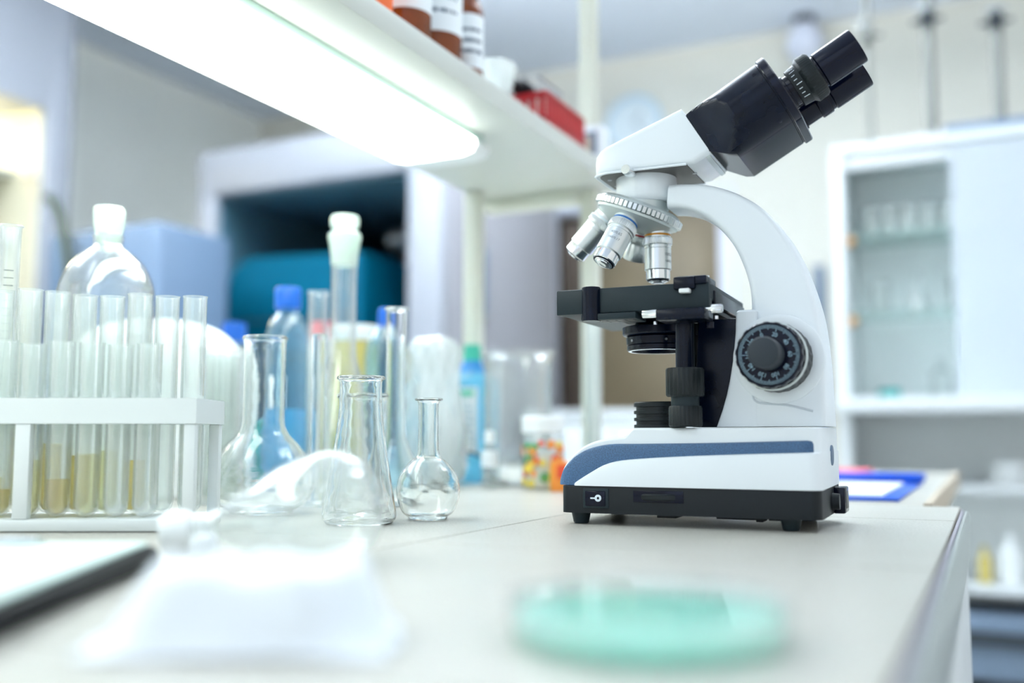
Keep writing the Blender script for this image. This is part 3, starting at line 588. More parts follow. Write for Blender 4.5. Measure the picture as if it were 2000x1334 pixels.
lathe('body', 'thin_glass', [(0, 0), (jr * .95, 0), (jr, .003), (jr, jh - .005), (jr * .9, jh)], seg=36, parent=t)
lathe('lid', 'white_plastic', [(0, jh - .002), (jr * 1.03, jh - .002), (jr * 1.03, jh + .018), (jr * .95, jh + .021), (0, jh + .021)], seg=36, parent=t)
lathe('lining', 'sweet_white', [(0, .003), (jr * .90, .003), (jr * .90, .050), (0, .050)], seg=36, parent=t)['label'] = 'white lower contents'
for k in range(64):
    a_ = random.uniform(0, 6.28); z = .008 + .056 * random.random(); m_ = random.choice(['sweet_red', 'sweet_orange', 'sweet_yellow', 'sweet_green', 'sweet_yellow'])
    rr = random.uniform(.0045, .0075)
    lathe('printed_fruit', m_, [(0, 0), (rr, .0), (rr * .9, .0004), (0, .0006)], (jr * 1.0 * math.cos(a_), jr * 1.0 * math.sin(a_), z), (math.cos(a_), math.sin(a_), 0), 10, t)
t = empty('fruit_carton', at(1093, 1.325), 'small red and yellow carton at the foot of the fruit jar', 'carton', rz=YAW)
box('carton', 'sweet_orange', -.0125, .0125, -.008, .012, 0.0005, .040, .001, t); box('yellow_side', 'sweet_yellow', -.0135, -.0127, -.007, .011, .002, .038, 0, t); box('red_front', 'sweet_red', -.004, .011, -.0088, -.0081, .018, .036, 0, t)
# clear measuring cylinder by the post
vessel('plastic_cylinder', 1160, 1.5, [(26, 945), (27, 940), (15, 930), (14, 900), (14, 800), (15, 700), (16, 640), (18, 628)], .0016, 'bag_film', 'tall frosted plastic cylinder standing beside the cream shelf post', 'cylinder', n=2)
# cable
pts = [W(x, y, 1.50) for x, y in ((885, 892), (900, 884), (915, 884), (930, 888), (945, 896))]
pts = [Vector(p) for p in smooth_curve([tuple(p) for p in pts], 6)]
a0 = pts[0].copy(); a0.z = TZ + .004; a1 = pts[-1].copy(); a1.z = TZ + .004
cab = [a0 + Vector((-.03, 0, 0)), a0 + Vector((-.012, 0, .004))] + pts + [a1 + Vector((.012, 0, .004)), a1 + Vector((.03, .02, 0))]
o = tube('black_cable', 'tablet_black', [tuple(p) for p in cab], .0024, None, 8); tagset(o, 'thin black cable arching between the plastic bag and the detergent bottle', 'cable')

# ------------------------------------------------------------------ test tube rack
RD = .774; rx0, rx1 = -.500, -.247
def rl(cx, d, z): return C2(cx, d, z)
rot = YAW + math.radians(0.5)
t = empty('test_tube_rack', C2((rx0 + rx1) / 2, RD, TZ), 'white plastic test tube rack holding glass tubes', 'rack', rz=rot)
hw = (rx1 - rx0) / 2; zt0, zt1 = .084, .104; dep = .078
tube_r = .0098
NX = 10; pit = (2 * hw - .02) / NX; hx = [-hw + .01 + pit * (k + .5) for k in range(NX)]; hy = [.020, .058]
def holed_plate(name, z0, z1):
    bm = bmesh.new(); n = 16; rh = tube_r + .0012
    xs_ = [-hw] + [(-hw + .01 + pit * k) for k in range(NX + 1)] + [hw]; ys_ = [0, .001, .039, .077, dep]
    for zz_, flip in ((z0, 1), (z1, 0)):
        for i in range(NX):
            for j, y in enumerate(hy):
                xa, xb = -hw + .01 + pit * i, -hw + .01 + pit * (i + 1); ya, yb = (.001, .039) if j == 0 else (.039, .077)
                ring = []; out = []
                for q in range(n):
                    a_ = 2 * math.pi * (q + .5) / n; c_, s__ = math.cos(a_), math.sin(a_)
                    ring.append(bm.verts.new((hx[i] + rh * c_, y + rh * s__, zz_)))
                    m_ = max(abs(c_) / ((xb - xa) / 2), abs(s__) / ((yb - ya) / 2)); out.append(bm.verts.new((hx[i] + c_ / m_, y + s__ / m_, zz_)))
                for q in range(n):
                    bm.faces.new((ring[q], ring[(q + 1) % n], out[(q + 1) % n], out[q]))
        add = lambda *p: bm.faces.new([bm.verts.new((a, b, zz_)) for a, b in p])
        add((-hw, 0), (-hw + .01, 0), (-hw + .01, dep), (-hw, dep)); add((hw - .01, 0), (hw, 0), (hw, dep), (hw - .01, dep))
    for a, b in (((-hw, 0), (hw, 0)), ((hw, 0), (hw, dep)), ((hw, dep), (-hw, dep)), ((-hw, dep), (-hw, 0))):
        bm.faces.new([bm.verts.new((*a, z0)), bm.verts.new((*b, z0)), bm.verts.new((*b, z1)), bm.verts.new((*a, z1))])
    for i in range(NX):
        for y in hy:
            add_lathe(bm, [(rh, z0), (rh, z1)], (hx[i], y, 0), seg=16)
    return finish(bm, name, 'rack_white', t)
holed_plate('top_plate', zt0, zt1)
box('base_plate', 'rack_white', -hw, hw, 0, dep, .0005, .010, .002, t)
for x in (-hw + .0055, hw - .0055):
    for y in (.006, dep - .006): box('leg', 'rack_white', x - .0045, x + .0045, y - .0045, y + .0045, .010, zt0, .001, t)
box('leg', 'rack_white', -.0145, -.0025, .0005, .0085, .010, zt0, .001, t)
# tubes
Mr = Matrix.Translation(C2((rx0 + rx1) / 2, RD, TZ)) @ Matrix.Rotation(rot, 4, 'Z')
def tt(name, x, y, h, r, liquid, lm, label):
    p = Mr @ Vector((x, y, .0102))
    e = empty(name, p, label, 'test tube', rz=rot)
    lathe('glass_wall', 'tube_glass', [(0, 0), (r * .55, r * .15), (r * .87, r * .5), (r, r), (r, h - .001), (r * 1.07, h), (r * .9, h), (r * .9, r), (r * .5, r * .35), (0, r * .2)], seg=24, parent=e)
    if liquid: lathe('liquid', lm, [(0, r * .22), (r * .5, r * .37), (r * .88, r), (r * .88, liquid), (0, liquid)], seg=20, parent=e)
    return e
desc = ['', 'second', 'third', 'fourth', 'fifth', 'sixth', 'seventh', 'eighth', 'ninth', 'tenth']
for k in range(NX):                     # tall tubes stand in the back row, counted from the rack's right end
    i = NX - 1 - k
    h_ = [.182, .182, .184, .182, .183, .186, .188, .187, .190, .190][k]; lq = [0, 0, .044, .052, .048, .058, .04, .03, .026, .03][k]
    lm = 'yellow_liquid' if k % 3 else 'pale_liquid'
    what = ('with yellow liquid' if lm == 'yellow_liquid' else 'with pale liquid') if lq else 'empty'
    tt('test_tube', hx[i], hy[1], h_, tube_r, lq, lm, 'tall test tube, %s, back row of the rack, %s' % (what, (desc[k] + ' from its right end') if k else 'at its right end'))
for k in range(1, NX):
    i = NX - 1 - k
    lq = [0, 0, 0, .05, .03, .045, .022, .035, .03, .03][k]; lm = 'pale_liquid' if k % 2 else 'yellow_liquid'
    what = ('with yellow liquid' if lm == 'yellow_liquid' else 'with pale liquid') if lq else 'empty'
    tt('test_tube', hx[i], hy[0], [.139, .138, .137, .139, .140, .138, .141, .140, .142, .140][k], tube_r, lq, lm, 'shorter test tube, %s, front row of the rack, %s from its right end' % (what, desc[k]))

# ------------------------------------------------------------------ foreground: tablet, tissue, lying flask, petri dish
a = C2(-.188, .350, 0); b = C2(-.2045, .572, 0); dirv = (b - a).normalized(); ang = math.atan2(dirv.y, dirv.x) - math.pi / 2
t = empty('clipboard_pad', (a.x, a.y, TZ), 'pale mint note pad on a black clipboard in the near left corner', 'clipboard', rz=ang)
Lt = (b - a).length
box('board', 'tablet_black', -.21, .003, -.03, Lt + .004, .0005, .0120, .004, t); box('paper_pad', 'tablet_paper', -.207, -.003, -.025, Lt, .0120, .0145, .001, t)
box('clip', 'chrome', -.15, -.06, Lt - .012, Lt + .003, .0146, .018, .002, t)
# crumpled tissue
bm = bmesh.new(); n1, n2 = 90, 56; from mathutils import noise as nz
V = []
for i in range(n1 + 1):
    row = []
    for j in range(n2 + 1):
        u = i / n1 * 2 - 1; v = j / n2 * 2 - 1
        e = max(abs(u), abs(v)); rr = (abs(u) ** 3 + abs(v) ** 3) ** (1 / 3)
        edge = 1 + .10 * nz.noise(Vector((u * 2.3, v * 2.3, 4))) 
        x = u * .0585 * edge * (1 - .15 * max(0, v)); y = v * .043 * edge
        pl_h = min(1, max(0, (1.0 - rr) / .34)); pl_h = pl_h * pl_h * (3 - 2 * pl_h)
        f = nz.noise(Vector((u * 3.2, v * 2.4, .3))) * .5 + nz.noise(Vector((u * 7, v * 6, 1.7))) * .28 + abs(nz.noise(Vector((u * 4, v * 5, 9)))) * .5
        z = pl_h * (.0225 + .0045 * f + .0050 * (max(0, abs(u) * 1.6 - .55) if abs(u) < .75 else .6)) + .0012 + .0012 * abs(f)
        row.append(bm.verts.new((x, y, z)))
    V.append(row)
for i in range(n1):
    for j in range(n2): bm.faces.new((V[i][j], V[i + 1][j], V[i + 1][j + 1], V[i][j + 1]))
o = finish(bm, 'crumpled_tissue', 'paper_white', smooth=80); o.location = C2(-.0955, .378, TZ); o.scale = (.93, .93, 1.06); o.rotation_euler = (0, 0, YAW)
md = o.modifiers.new('thickness', 'SOLIDIFY'); md.thickness = .0008; md.offset = 1
tagset(o, 'crumpled white tissue lying close in front on the tiles', 'tissue')
# pear-shaped separating funnel lying on its side
fl = C2(-.078, .612, 0); fe = C2(-.205, .600, 0); ax = (fe - fl).normalized(); tilt = math.radians(-9.0)
axt = (ax * math.cos(tilt) + Vector((0, 0, 1)) * math.sin(tilt)).normalized()
t = empty('separating_funnel', (fl.x, fl.y, TZ), 'pear-shaped clear glass funnel with a white stopper, lying behind the crumpled tissue', 'funnel')
out = smooth_curve([(.010, .0015), (.022, .006), (.031, .016), (.0352, .030), (.0350, .042), (.030, .060), (.022, .078), (.0145, .092), (.010, .102), (.0095, .110), (.011, .113)], 4)
lathe('glass_body', 'funnel_glass', walls([(0, 0.0)] + out, .0013), (0, 0, .0362), axt, 56, t, smooth=60)
lathe('stopper', 'white_plastic', [(0, .104), (.0075, .104), (.009, .114), (.0125, .117), (.0135, .128), (.011, .133), (0, .134)], (0, 0, .0362), axt, 32, t)
o = lathe('pale_stopper', 'label_white', [(0, 0), (.006, .001), (.008, .006), (.008, .014), (.006, .019), (0, .020)], seg=24, loc=C2(-.172, .560, TZ + .0005)); tagset(o, 'small pale stopper standing on the tiles in front of the funnel neck', 'stopper')
# petri dish
pc = C2(.0505, .376, TZ)
t = empty('petri_dish', pc, 'shallow glass petri dish filled with mint green gel', 'petri dish')
R_ = .0505
lathe('dish', 'funnel_glass', [(0, .0004), (R_, .0004), (R_, .013), (R_ - .0008, .0135), (R_ - .0014, .013), (R_ - .0014, .0022), (0, .0022)], seg=72, parent=t)
lathe('gel', 'mint_gel', [(0, .0024), (R_ - .0018, .0024), (R_ - .0018, .0085), (0, .0080)], seg=72, parent=t)
lathe('lid', 'funnel_glass', [(0, .0155), (R_ + .0015, .0155), (R_ + .0018, .0150), (R_ + .0018, .004)], seg=72, parent=t)

# items on the rear bench at the right
t = empty('blue_folder', (-.145, 1.50, TZ), 'glossy blue plastic folder with loose white sheets on the rear bench', 'folder')
box('cover', 'blue_folder', -.10, .050, -.30, .16, .0005, .004, .001, t); box('sheets', 'label_white', -.095, .030, -.28, .05, .004, .0065, 0, t); box('rolled_edge', 'blue_folder', -.10, .055, .10, .165, .004, .017, .006, t)
o = box('red_folder', 'pink_red', -.09, .04, 0, .20, .0005, .012, .002); o.location = (-.24, 1.78, TZ); tagset(o, 'red folder lying behind the blue folder on the rear bench', 'folder')

# ================================================================== MICROSCOPE (millimetres in its own frame, x towards its back, y away from its dial)
MR = math.radians(1.7); MO = Vector((-0.1421, 0.8017, TZ + .0003))
scope = empty('microscope', MO, 'white and black binocular laboratory microscope standing at the right edge of the tiled bench', 'microscope', rz=MR)
YM = 55.0
def mf(bm, name, m, parent=None, smooth=35):
    for v in bm.verts: v.co *= .001
    return finish(bm, name, m, parent or scope, smooth)
def mp(px, py, yc):
    r = ray(px, py); n = Vector((-math.sin(MR), math.cos(MR), 0)); tt_ = (n.dot(MO) + yc / 1000 - n.dot(O)) / n.dot(r); p = O + r * tt_ - MO
    return p.dot(Vector((math.cos(MR), math.sin(MR), 0))) * 1000, p.z * 1000
def mbox(name, m, x0, x1, y0, y1, z0, z1, bev=0, parent=None, seg=2):
    bm = bmesh.new(); add_box(bm, x0, x1, y0, y1, z0, z1, bev, seg); return mf(bm, name, m, parent)
def mlathe(name, m, prof, o=(0, 0, 0), ax=(0, 0, 1), seg=64, parent=None, rmod=None, smooth=35, closed=False):
    bm = bmesh.new(); add_lathe(bm, prof, o, ax, seg, rmod, closed=closed); return mf(bm, name, m, parent, smooth)
def interp(tab, x):
    if x <= tab[0][0]: return tab[0][1]
    for (a, b), (c, d) in zip(tab, tab[1:]):
        if x <= c: return b + (d - b) * (x - a) / (c - a) if c > a else d
    return tab[-1][1]
def strip(name, m, xs, lo, hi, hw, front_r=25, rear_r=9, bev=2.0, parent=None, smooth=40):
    """solid sampled along x between two height curves, its plan rounded at both ends"""
    x0, x1 = xs[0], xs[-1]; full = set(xs)
    for k in range(9):
        c = 1 - math.cos(k / 8 * math.pi / 2); full.add(x0 + front_r * c * .999); full.add(x1 - rear_r * c)
    X = sorted(full); X = [x for i, x in enumerate(X) if i == 0 or x - X[i - 1] > .25]
    bm = bmesh.new(); R = []
    for x in X:
        ins = 0
        if x < x0 + front_r: q = (x0 + front_r - x) / front_r; ins = front_r * .8 * (1 - math.sqrt(max(0, 1 - q * q)))
        if x > x1 - rear_r: q = (x - x1 + rear_r) / rear_r; ins = rear_r * (1 - math.sqrt(max(0, 1 - q * q)))
        h = hw - ins; a, b = lo(x), max(hi(x), lo(x) + .8); bv = min(bev, (b - a) * .45)
        R.append([bm.verts.new(p) for p in ((x, YM - h, a), (x, YM - h, b - bv), (x, YM - h + bv * .3, b - bv * .3), (x, YM - h + bv, b), (x, YM + h - bv, b), (x, YM + h - bv * .3, b - bv * .3), (x, YM + h, b - bv), (x, YM + h, a))])
    n = len(R[0])
    for A, B in zip(R, R[1:]):
        for i in range(n): bm.faces.new((A[i], A[(i + 1) % n], B[(i + 1) % n], B[i]))
    bm.faces.new(R[0][::-1]); bm.faces.new(R[-1])
    return mf(bm, name, m, parent, smooth)
def pair_loft(name, m, secs, r=4, y=YM, open_bottom_until=-1, smooth=40, parent=None, solid=0):
    """secs: (a, b, halfwidth): a, b are (x, z) ends of the section; rounded corners"""
    bm = bmesh.new(); R = []
    for (a, b, w) in secs:
        A = Vector((a[0], 0, a[1])); B = Vector((b[0], 0, b[1])); d = (A - B); L = d.length; d.normalize(); ring = []
        rr = min(r, L * .45, w * .45)
        def corner(cy, cs, sy, ss, q0):
            for k in range(6):
                t_ = k / 5 * math.pi / 2 + q0; ring.append(B + d * (cs + rr * math.sin(t_)) + Vector((0, y + cy + rr * math.cos(t_), 0)))
        corner(w - rr, rr, 1, -1, -math.pi / 2); corner(w - rr, L - rr, 1, 1, 0); corner(-w + rr, L - rr, -1, 1, math.pi / 2); corner(-w + rr, rr, -1, -1, math.pi)
        R.append([bm.verts.new(p) for p in ring])
    n = len(R[0])
    for q, (A, B) in enumerate(zip(R, R[1:])):
        for i in range(n):
            if q < open_bottom_until and i == n - 1: continue
            bm.faces.new((A[i], A[(i + 1) % n], B[(i + 1) % n], B[i]))
    bm.faces.new(R[0][::-1]); bm.faces.new(R[-1])
    return mf(bm, name, m, parent, smooth)

# ---- base
low = [(-179, 33.5), (-164, 42.8), (-146, 51.6), (-119, 55.4), (-56, 58.9), (22, 61.5)]
bnd = [(-195.5, 34.2), (-193, 40), (-188, 48.0), (-178, 57.0), (-166.5, 63.0), (-148, 67.0), (-121, 67.6), (-57, 68.6), (22, 70.8)]
upp = [(-197, 34.5), (-194, 42), (-187, 51.8), (-178, 60.5), (-168, 66.8), (-158, 70.3), (-148, 72.3), (-135, 73.4), (-132, 75), (-128.5, 79.5), (-126.5, 80.8), (24, 80.8)]
L_ = smooth_curve(low, 4); B_ = smooth_curve(bnd, 4); U_ = smooth_curve(upp[:8], 4) + [(-133.5, 74.0), (-131, 76.6), (-128.6, 79.4), (-127.4, 80.4), (-126.4, 80.8), (-60, 80.8), (24, 80.8)]
L_ = sorted(set(L_)); B_ = sorted(set(B_)); U_ = sorted(set(U_))
strip('base_shell', 'microscope_white', [p[0] for p in L_] + [24.5], lambda x: 32.2, lambda x: interp(L_, x), 68, 8, 10, 2.5)
bd = strip('side_band', 'blue_band', [p[0] for p in B_] + [20], lambda x: max(32.4, interp(L_, x) - 1.5), lambda x: interp(B_, x), 64, 16, 9, 3.0); bd['label'] = 'blue speckled band wrapped round the white base'
strip('base_top', 'microscope_white', [p[0] for p in U_], lambda x: 32.4, lambda x: interp(U_, x), 60.5, 20, 8, 2.0, None, 22)
blk = strip('base_bottom', 'black_plastic', [-189.5, -150, -60, 0, 24], lambda x: 9.5, lambda x: 32.0, 67, 8, 9, .6)
mbox('front_plate', 'black_plastic', -193, -189, YM - 45, YM + 45, 11, 31, 1, blk)
for x in (-177, -1.5):
    for y in (4, 106):
        mlathe('rubber_foot', 'black_stage', [(0, 0), (6.0, 0), (6.6, 1), (8.0, 7.5), (8.4, 10), (0, 10)], (x, y, 0), seg=32)
for x0, x1, z0 in ((-112, -95, 5.8), (-62, -22, 6.4), (-20, -10, 6.4), (-30, -24, 5)): mbox('bottom_lug', 'black_plastic', x0, x1, 10, 30, z0, 10, .6, blk)
# power switch
ys = YM - 67
(xa, za), (xb, zb2) = mp(1139, 992, ys), mp(1189, 954, ys)
sw = mbox('power_switch', 'black_stage', xa, xb, ys - 1.0, ys + 2, za, zb2, .8)
(xc, zc2), (xd, zd) = mp(1144, 988, ys), mp(1183, 959, ys)
mbox('rocker', 'black_gloss', xc, xd, ys - 2.0, ys, zc2, zd, .8, sw)
xi, zi = mp(1158, 973, ys - 2); mbox('line_mark', 'mark_white', xi - 2.2, xi + 2.2, ys - 2.3, ys - 1.9, zi - .6, zi + .6, 0, sw)
xo, zo = mp(1168, 973, ys - 2); mlathe('ring_mark', 'mark_white', [(1.1, 1.9), (2.9, 1.9), (2.9, 2.35), (1.1, 2.35)], (xo, ys, zo), (0, -1, 0), 32, sw, closed=True)
# light dimmer wheel in its slot
(xa, za), (xb, zb2) = mp(1237, 981, ys), mp(1335, 960, ys)
mbox('dimmer_slot', 'black_gloss', xa, xb, ys - .35, ys + .5, za, zb2, .3, blk)
mlathe('dimmer_wheel', 'black_knurl', [(0, 0), (27, 0), (28, 1), (28, 4.2), (27, 5.2), (0, 5.2)], ((xa + xb) / 2, ys + 23.6, (za + zb2) / 2 - 3), (0, 0, 1), 128, scope, rmod=lambda i, k: 1 - (.006 if i % 2 else 0))
# power socket and screw cap on the back
so = mbox('power_socket', 'black_gloss', 23, 33, 74, 104, 9, 31, 1.5); mbox('socket_opening', 'recess_dark', 33.0, 33.3, 79, 99, 13, 27, .1, so)
mlathe('screw_cap', 'panel_blue', [(0, 0), (8.5, 0), (8.5, 1.2), (7.5, 1.6), (0, 1.6)], (23.8, 62, 58), (1, 0, 0), 32)
mlathe('fuse_cap', 'black_plastic', [(0, 0), (7, 0), (6.5, 6), (0, 6)], (24, 60, 20), (1, 0, 0), 32)

# ---- column and arm
outer = [(26.2, 81.8), (25.9, 95), (25.4, 112), (24.9, 129), (23.4, 150), (21.2, 171), (17.8, 187), (13.6, 202), (7.6, 219.5), (-1.8, 239), (-10, 251.5), (-19, 262.5), (-29, 272), (-40, 279.5), (-50, 285), (-61, 289.6), (-74, 293.2), (-88, 295.3), (-104, 296.2)]
inner = [(-52, 81.8), (-46, 95), (-40, 112), (-36, 129), (-34, 150), (-33, 168), (-33, 181), (-34, 196), (-37.5, 211), (-43, 226), (-47.5, 235.5), (-53, 244), (-60, 252.5), (-67.5, 260), (-74, 264.8), (-81, 269), (-90, 272.3), (-98, 274), (-106, 275)]
hwid = [36, 36, 35.5, 35, 34, 31.5, 29, 27, 24.5, 22.5, 22, 21.5, 21, 21, 21, 21, 21, 21, 21]
oo = smooth_curve([(a[0], a[1], b[0], b[1], w_) for a, b, w_ in zip(outer, inner, hwid)], 3)
pair_loft('arm', 'microscope_white', [((q[0], q[1]), (q[2], q[3]), q[4]) for q in oo], 5.5)
cov = [((-27, 81.6), (-62.5, 81.6)), ((-27, 96), (-57.2, 96)), ((-27, 108), (-53.6, 108)), ((-27, 120), (-50.8, 120)), ((-27, 139), (-47.4, 139)), ((-27, 160), (-45.2, 160)), ((-27, 177), (-44.5, 177)), ((-29, 178.6), (-43, 178.6))]
pair_loft('column_cover', 'microscope_white', [(a, b, 36.2 if i < 7 else 34.8) for i, (a, b) in enumerate(cov)], 3)
bm = bmesh.new(); add_prism(bm, [(-85, 81.5), (-79, 150), (-79, 173), (-42, 173), (-42, 81.5)], 28, 82, 'xz', 1.5); mf(bm, 'focus_rail', 'black_satin')
mbox('rail_slide', 'black_stage', -92, -84, 38, 72, 92, 172, 1)
bm = bmesh.new(); sp = [mp(x, y, 18.3) for x, y in ((1469, 752), (1470, 772), (1474, 782), (1486, 787), (1510, 789), (1535, 791), (1560, 796), (1588, 803))]
add_tube(bm, [(p[0], 18.9 + .004 * i, p[1]) for i, p in enumerate(smooth_curve(sp, 3))], .9, 8); mf(bm, 'seam_line', 'microscope_trim')

# ---- focus knob
kc = Vector((-10.4, 0, 136.8)); ax = (0, -1, 0)
def K(name, m, prof, parent=None, seg=96, rmod=None): return mlathe(name, m, prof, (kc.x, 0, kc.z), ax, seg, parent, rmod)
K('knob_boss', 'microscope_white', [(0, -22), (37, -22), (36.5, -17), (34.5, -15.5), (30, -15), (0, -15)])
kb = K('coarse_focus_knob', 'black_knurl', [(0, -15), (27.5, -15), (28, -13), (28, 8), (27.2, 10), (0, 10)], None, 144, lambda i, k: 1 - (.035 if (i // 3) % 2 else 0) if k in (2, 3) else 1)
K('grey_ring', 'pearl_metal', [(26.2, 10), (27.4, 10.4), (27.4, 15), (26.2, 15.4)], kb)['label'] = 'worn grey ring'
fk = K('fine_focus_dial', 'black_gloss', [(0, 14), (25, 14), (26, 15.5), (26, 27), (25, 28.5), (24.2, 28.8), (23.9, 28.2), (0, 28.2)], None, 144, lambda i, k: 1 - (.02 if (i // 4) % 2 else 0) if k in (2, 3) else 1)
K('hub', 'dark_grey', [(0, 28), (12.2, 28), (12.2, 51), (11.3, 53), (10, 53.6), (0, 53.6)], fk)
bm = bmesh.new()
for k in range(100):
    a_ = 2 * math.pi * k / 100; l_ = 5.2 if k % 10 == 0 else (3.9 if k % 5 == 0 else 2.8); u = Vector((math.cos(a_), 0, math.sin(a_))); v = Vector((-math.sin(a_), 0, math.cos(a_)))
    c_ = kc + Vector((0, -28.35, 0)); q = v * .19
    bm.faces.new([bm.verts.new(c_ + p) for p in (u * 23.4 - q, u * 23.4 + q, u * (23.4 - l_) + q, u * (23.4 - l_) - q)])
mf(bm, 'dial_ticks', 'scale_blue', fk)
for k in range(10):
    a_ = math.radians(90 + 18 - 36 * k)
    text_on('dial_number', 'scale_blue', str(k * 20), 4.4, lambda u_, v_, a_=a_: Vector((kc.x + math.cos(a_) * (16.0 + v_) + math.sin(a_) * u_, -28.4, kc.z + math.sin(a_) * (16.0 + v_) - math.cos(a_) * u_)) * .001, fk)

# ---- lamp collector
mlathe('light_collector', 'black_knurl', [(0, 80.5), (23, 80.5), (23, 84), (21, 84.3), (21, 87), (23, 87.3), (23, 90), (21, 90.3), (21, 93.2), (23, 93.5), (23, 96.2), (21, 96.5), (21, 99.5), (23, 99.8), (23, 103), (22, 104), (17, 104), (16, 102), (0, 102)], (-120.5, YM, 0), seg=80)
mlathe('light_window', 'lens_glass', [(0, 102.1), (15.8, 102.1), (15.8, 102.6), (0, 103.2)], (-120.5, YM, 0), seg=48)

# ---- stage
stg = mbox('stage', 'black_stage', -189.5, -57.5, -20, 122, 184, 198, 1.2, None, 3)
mbox('stage_underframe', 'black_stage', -186, -60, -17, 118, 176.5, 184, 1.0, stg)
mbox('front_skirt', 'black_stage', -189.5, -57.5, -20.6, -10, 176.8, 198.3, 1.2, stg)
mbox('side_rail', 'black_satin', -59, -55.8, -5, 118, 181, 193, .8, stg)
mlathe('slide_grip', 'black_satin', [(0, 170.5), (7.6, 170.5), (8, 171), (8, 198.8), (7.6, 199.3), (0, 199.3)], (-158, -20, 0), seg=40, parent=stg)
gb = mbox('grip_foot', 'black_stage', -166, -118, -24, 8, 171, 176.4, .8, stg)
for i in range(4):
    for j in range(2): mbox('pocket', 'recess_dark', -152 + i * 8, -146 + i * 8, -19 + j * 9, -12 + j * 9, 170.7, 171.2, 0, gb)
mlathe('stage_aperture', 'recess_dark', [(30, 176.1), (34, 176.1), (34, 177), (30, 177)], (-120.5, YM, 0), seg=48, parent=stg, closed=True)
sc = mbox('slide_clip', 'black_satin', -84, -59, -23, 12, 196.5, 203.5, 1.2, stg); mbox('clip_arm', 'black_satin', -86, -68, -25, -12, 192.5, 203, 1.6, sc)
(xa, za), (xb, zb2) = mp(1327, 573, -26), mp(1348, 563, -26); mbox('clip_lever', 'white_plastic', xa, xb, -29, -22, za, zb2, 1.0, sc)
mlathe('clip_screw', 'chrome', [(0, 0), (3.2, 0), (3.2, 2.4), (0, 2.8)], (-64, -4, 203.2), seg=24, parent=sc)
(xa, za), (xb, zb2) = mp(1283, 627, -26), mp(1378, 600, -26)
dr = mbox('stage_drive', 'black_satin', xa, xb, -30, 2, za, zb2, 1.0)
bm = bmesh.new(); add_lathe(bm, [(0, -13), (3.0, -13), (3.3, -12.6), (3.3, 0), (0, 0)], (xa + .5, -24, za + 6.4), (1, 0, 0), 48, lambda i, k: 1 - (.08 if i % 3 == 0 else 0)); mf(bm, 'lock_screw', 'chrome', dr)
bm = bmesh.new(); add_lathe(bm, [(0, 0), (1.6, 0), (1.6, 4), (3.4, 4.4), (3.6, 5), (3.6, 12), (2.8, 13.4), (0, 13.4)], (xb - .5, -22, za + 8.2), (1, 0, 0), 48, lambda i, k: 1 - (.08 if i % 3 == 0 and k > 2 else 0)); mf(bm, 'lock_screw', 'chrome', dr)
for x, z in ((xa - 3, za - 1.2), (xb + 7, za + 1)): mlathe('small_screw', 'chrome', [(0, -2.6), (1.7, -2.6), (1.7, 0), (0, 0)], (x, -20, z + 1.5), seg=20, parent=dr)
mlathe('bracket_screw', 'black_gloss', [(0, -5), (3.6, -5), (3.6, 0), (0, 0)], (-62, 0, za), seg=24, parent=dr)
cx_ = mp(1337, 700, 0)[0]
mlathe('drive_stem', 'black_satin', [(0, 104), (7.4, 104), (7.4, 170), (0, 170)], (cx_, 0, 0), seg=48, parent=dr)
mlathe('stage_knob', 'black_knurl', [(0, 106.5), (14.8, 106.5), (15.8, 107.6), (15.8, 128.5), (14.8, 130), (8, 130.4), (0, 130.4)], (cx_, 0, 0), seg=96, parent=dr, rmod=lambda i, k: 1 - (.035 if i % 4 == 0 and k in (2, 3) else 0))
mlathe('knob_neck', 'black_stage', [(0, 98), (11.6, 98), (11.6, 107), (0, 107)], (cx_, 0, 0), seg=48, parent=dr)
mlathe('stage_knob', 'black_knurl', [(0, 81.6), (12.8, 81.6), (13.8, 82.6), (13.8, 97), (13, 98.6), (0, 98.6)], (cx_, 0, 0), seg=96, parent=dr, rmod=lambda i, k: 1 - (.035 if i % 4 == 0 and k in (2, 3) else 0))
# ---- condenser
cd = mlathe('condenser', 'black_satin', [(25, 149.6), (27.5, 149.6), (28.4, 150.6), (28.4, 154), (27.8, 154.4), (28.8, 155.0), (29.2, 161.5), (27.6, 162.4), (31.4, 163.4), (32.4, 164.6), (32.4, 170.5), (30.6, 171.4), (22, 171.6), (20, 176.5), (0, 176.5), (0, 156), (20, 156), (24, 150.5)], (-120.5, YM, 0), seg=96, closed=False)
mlathe('condenser_lens', 'lens_glass', [(0, 155.6), (22, 155.6), (22, 154.4), (0, 152.6)], (-120.5, YM, 0), seg=48, parent=cd)
mlathe('condenser_ring', 'chrome', [(24.8, 149.3), (27.2, 149.3), (27.2, 149.8), (24.8, 149.8)], (-120.5, YM, 0), seg=80, parent=cd, closed=True)
for a_ in (-62, -128): mlathe('set_screw', 'steel_grey', [(0, 28.6), (1.1, 28.6), (1.1, 29.7), (0, 29.7)], (-120.5, YM, 158), (math.cos(math.radians(a_)), math.sin(math.radians(a_)), 0), 16, cd)
mbox('condenser_arm', 'black_stage', -94, -80, 42, 68, 162, 172, 1, cd)

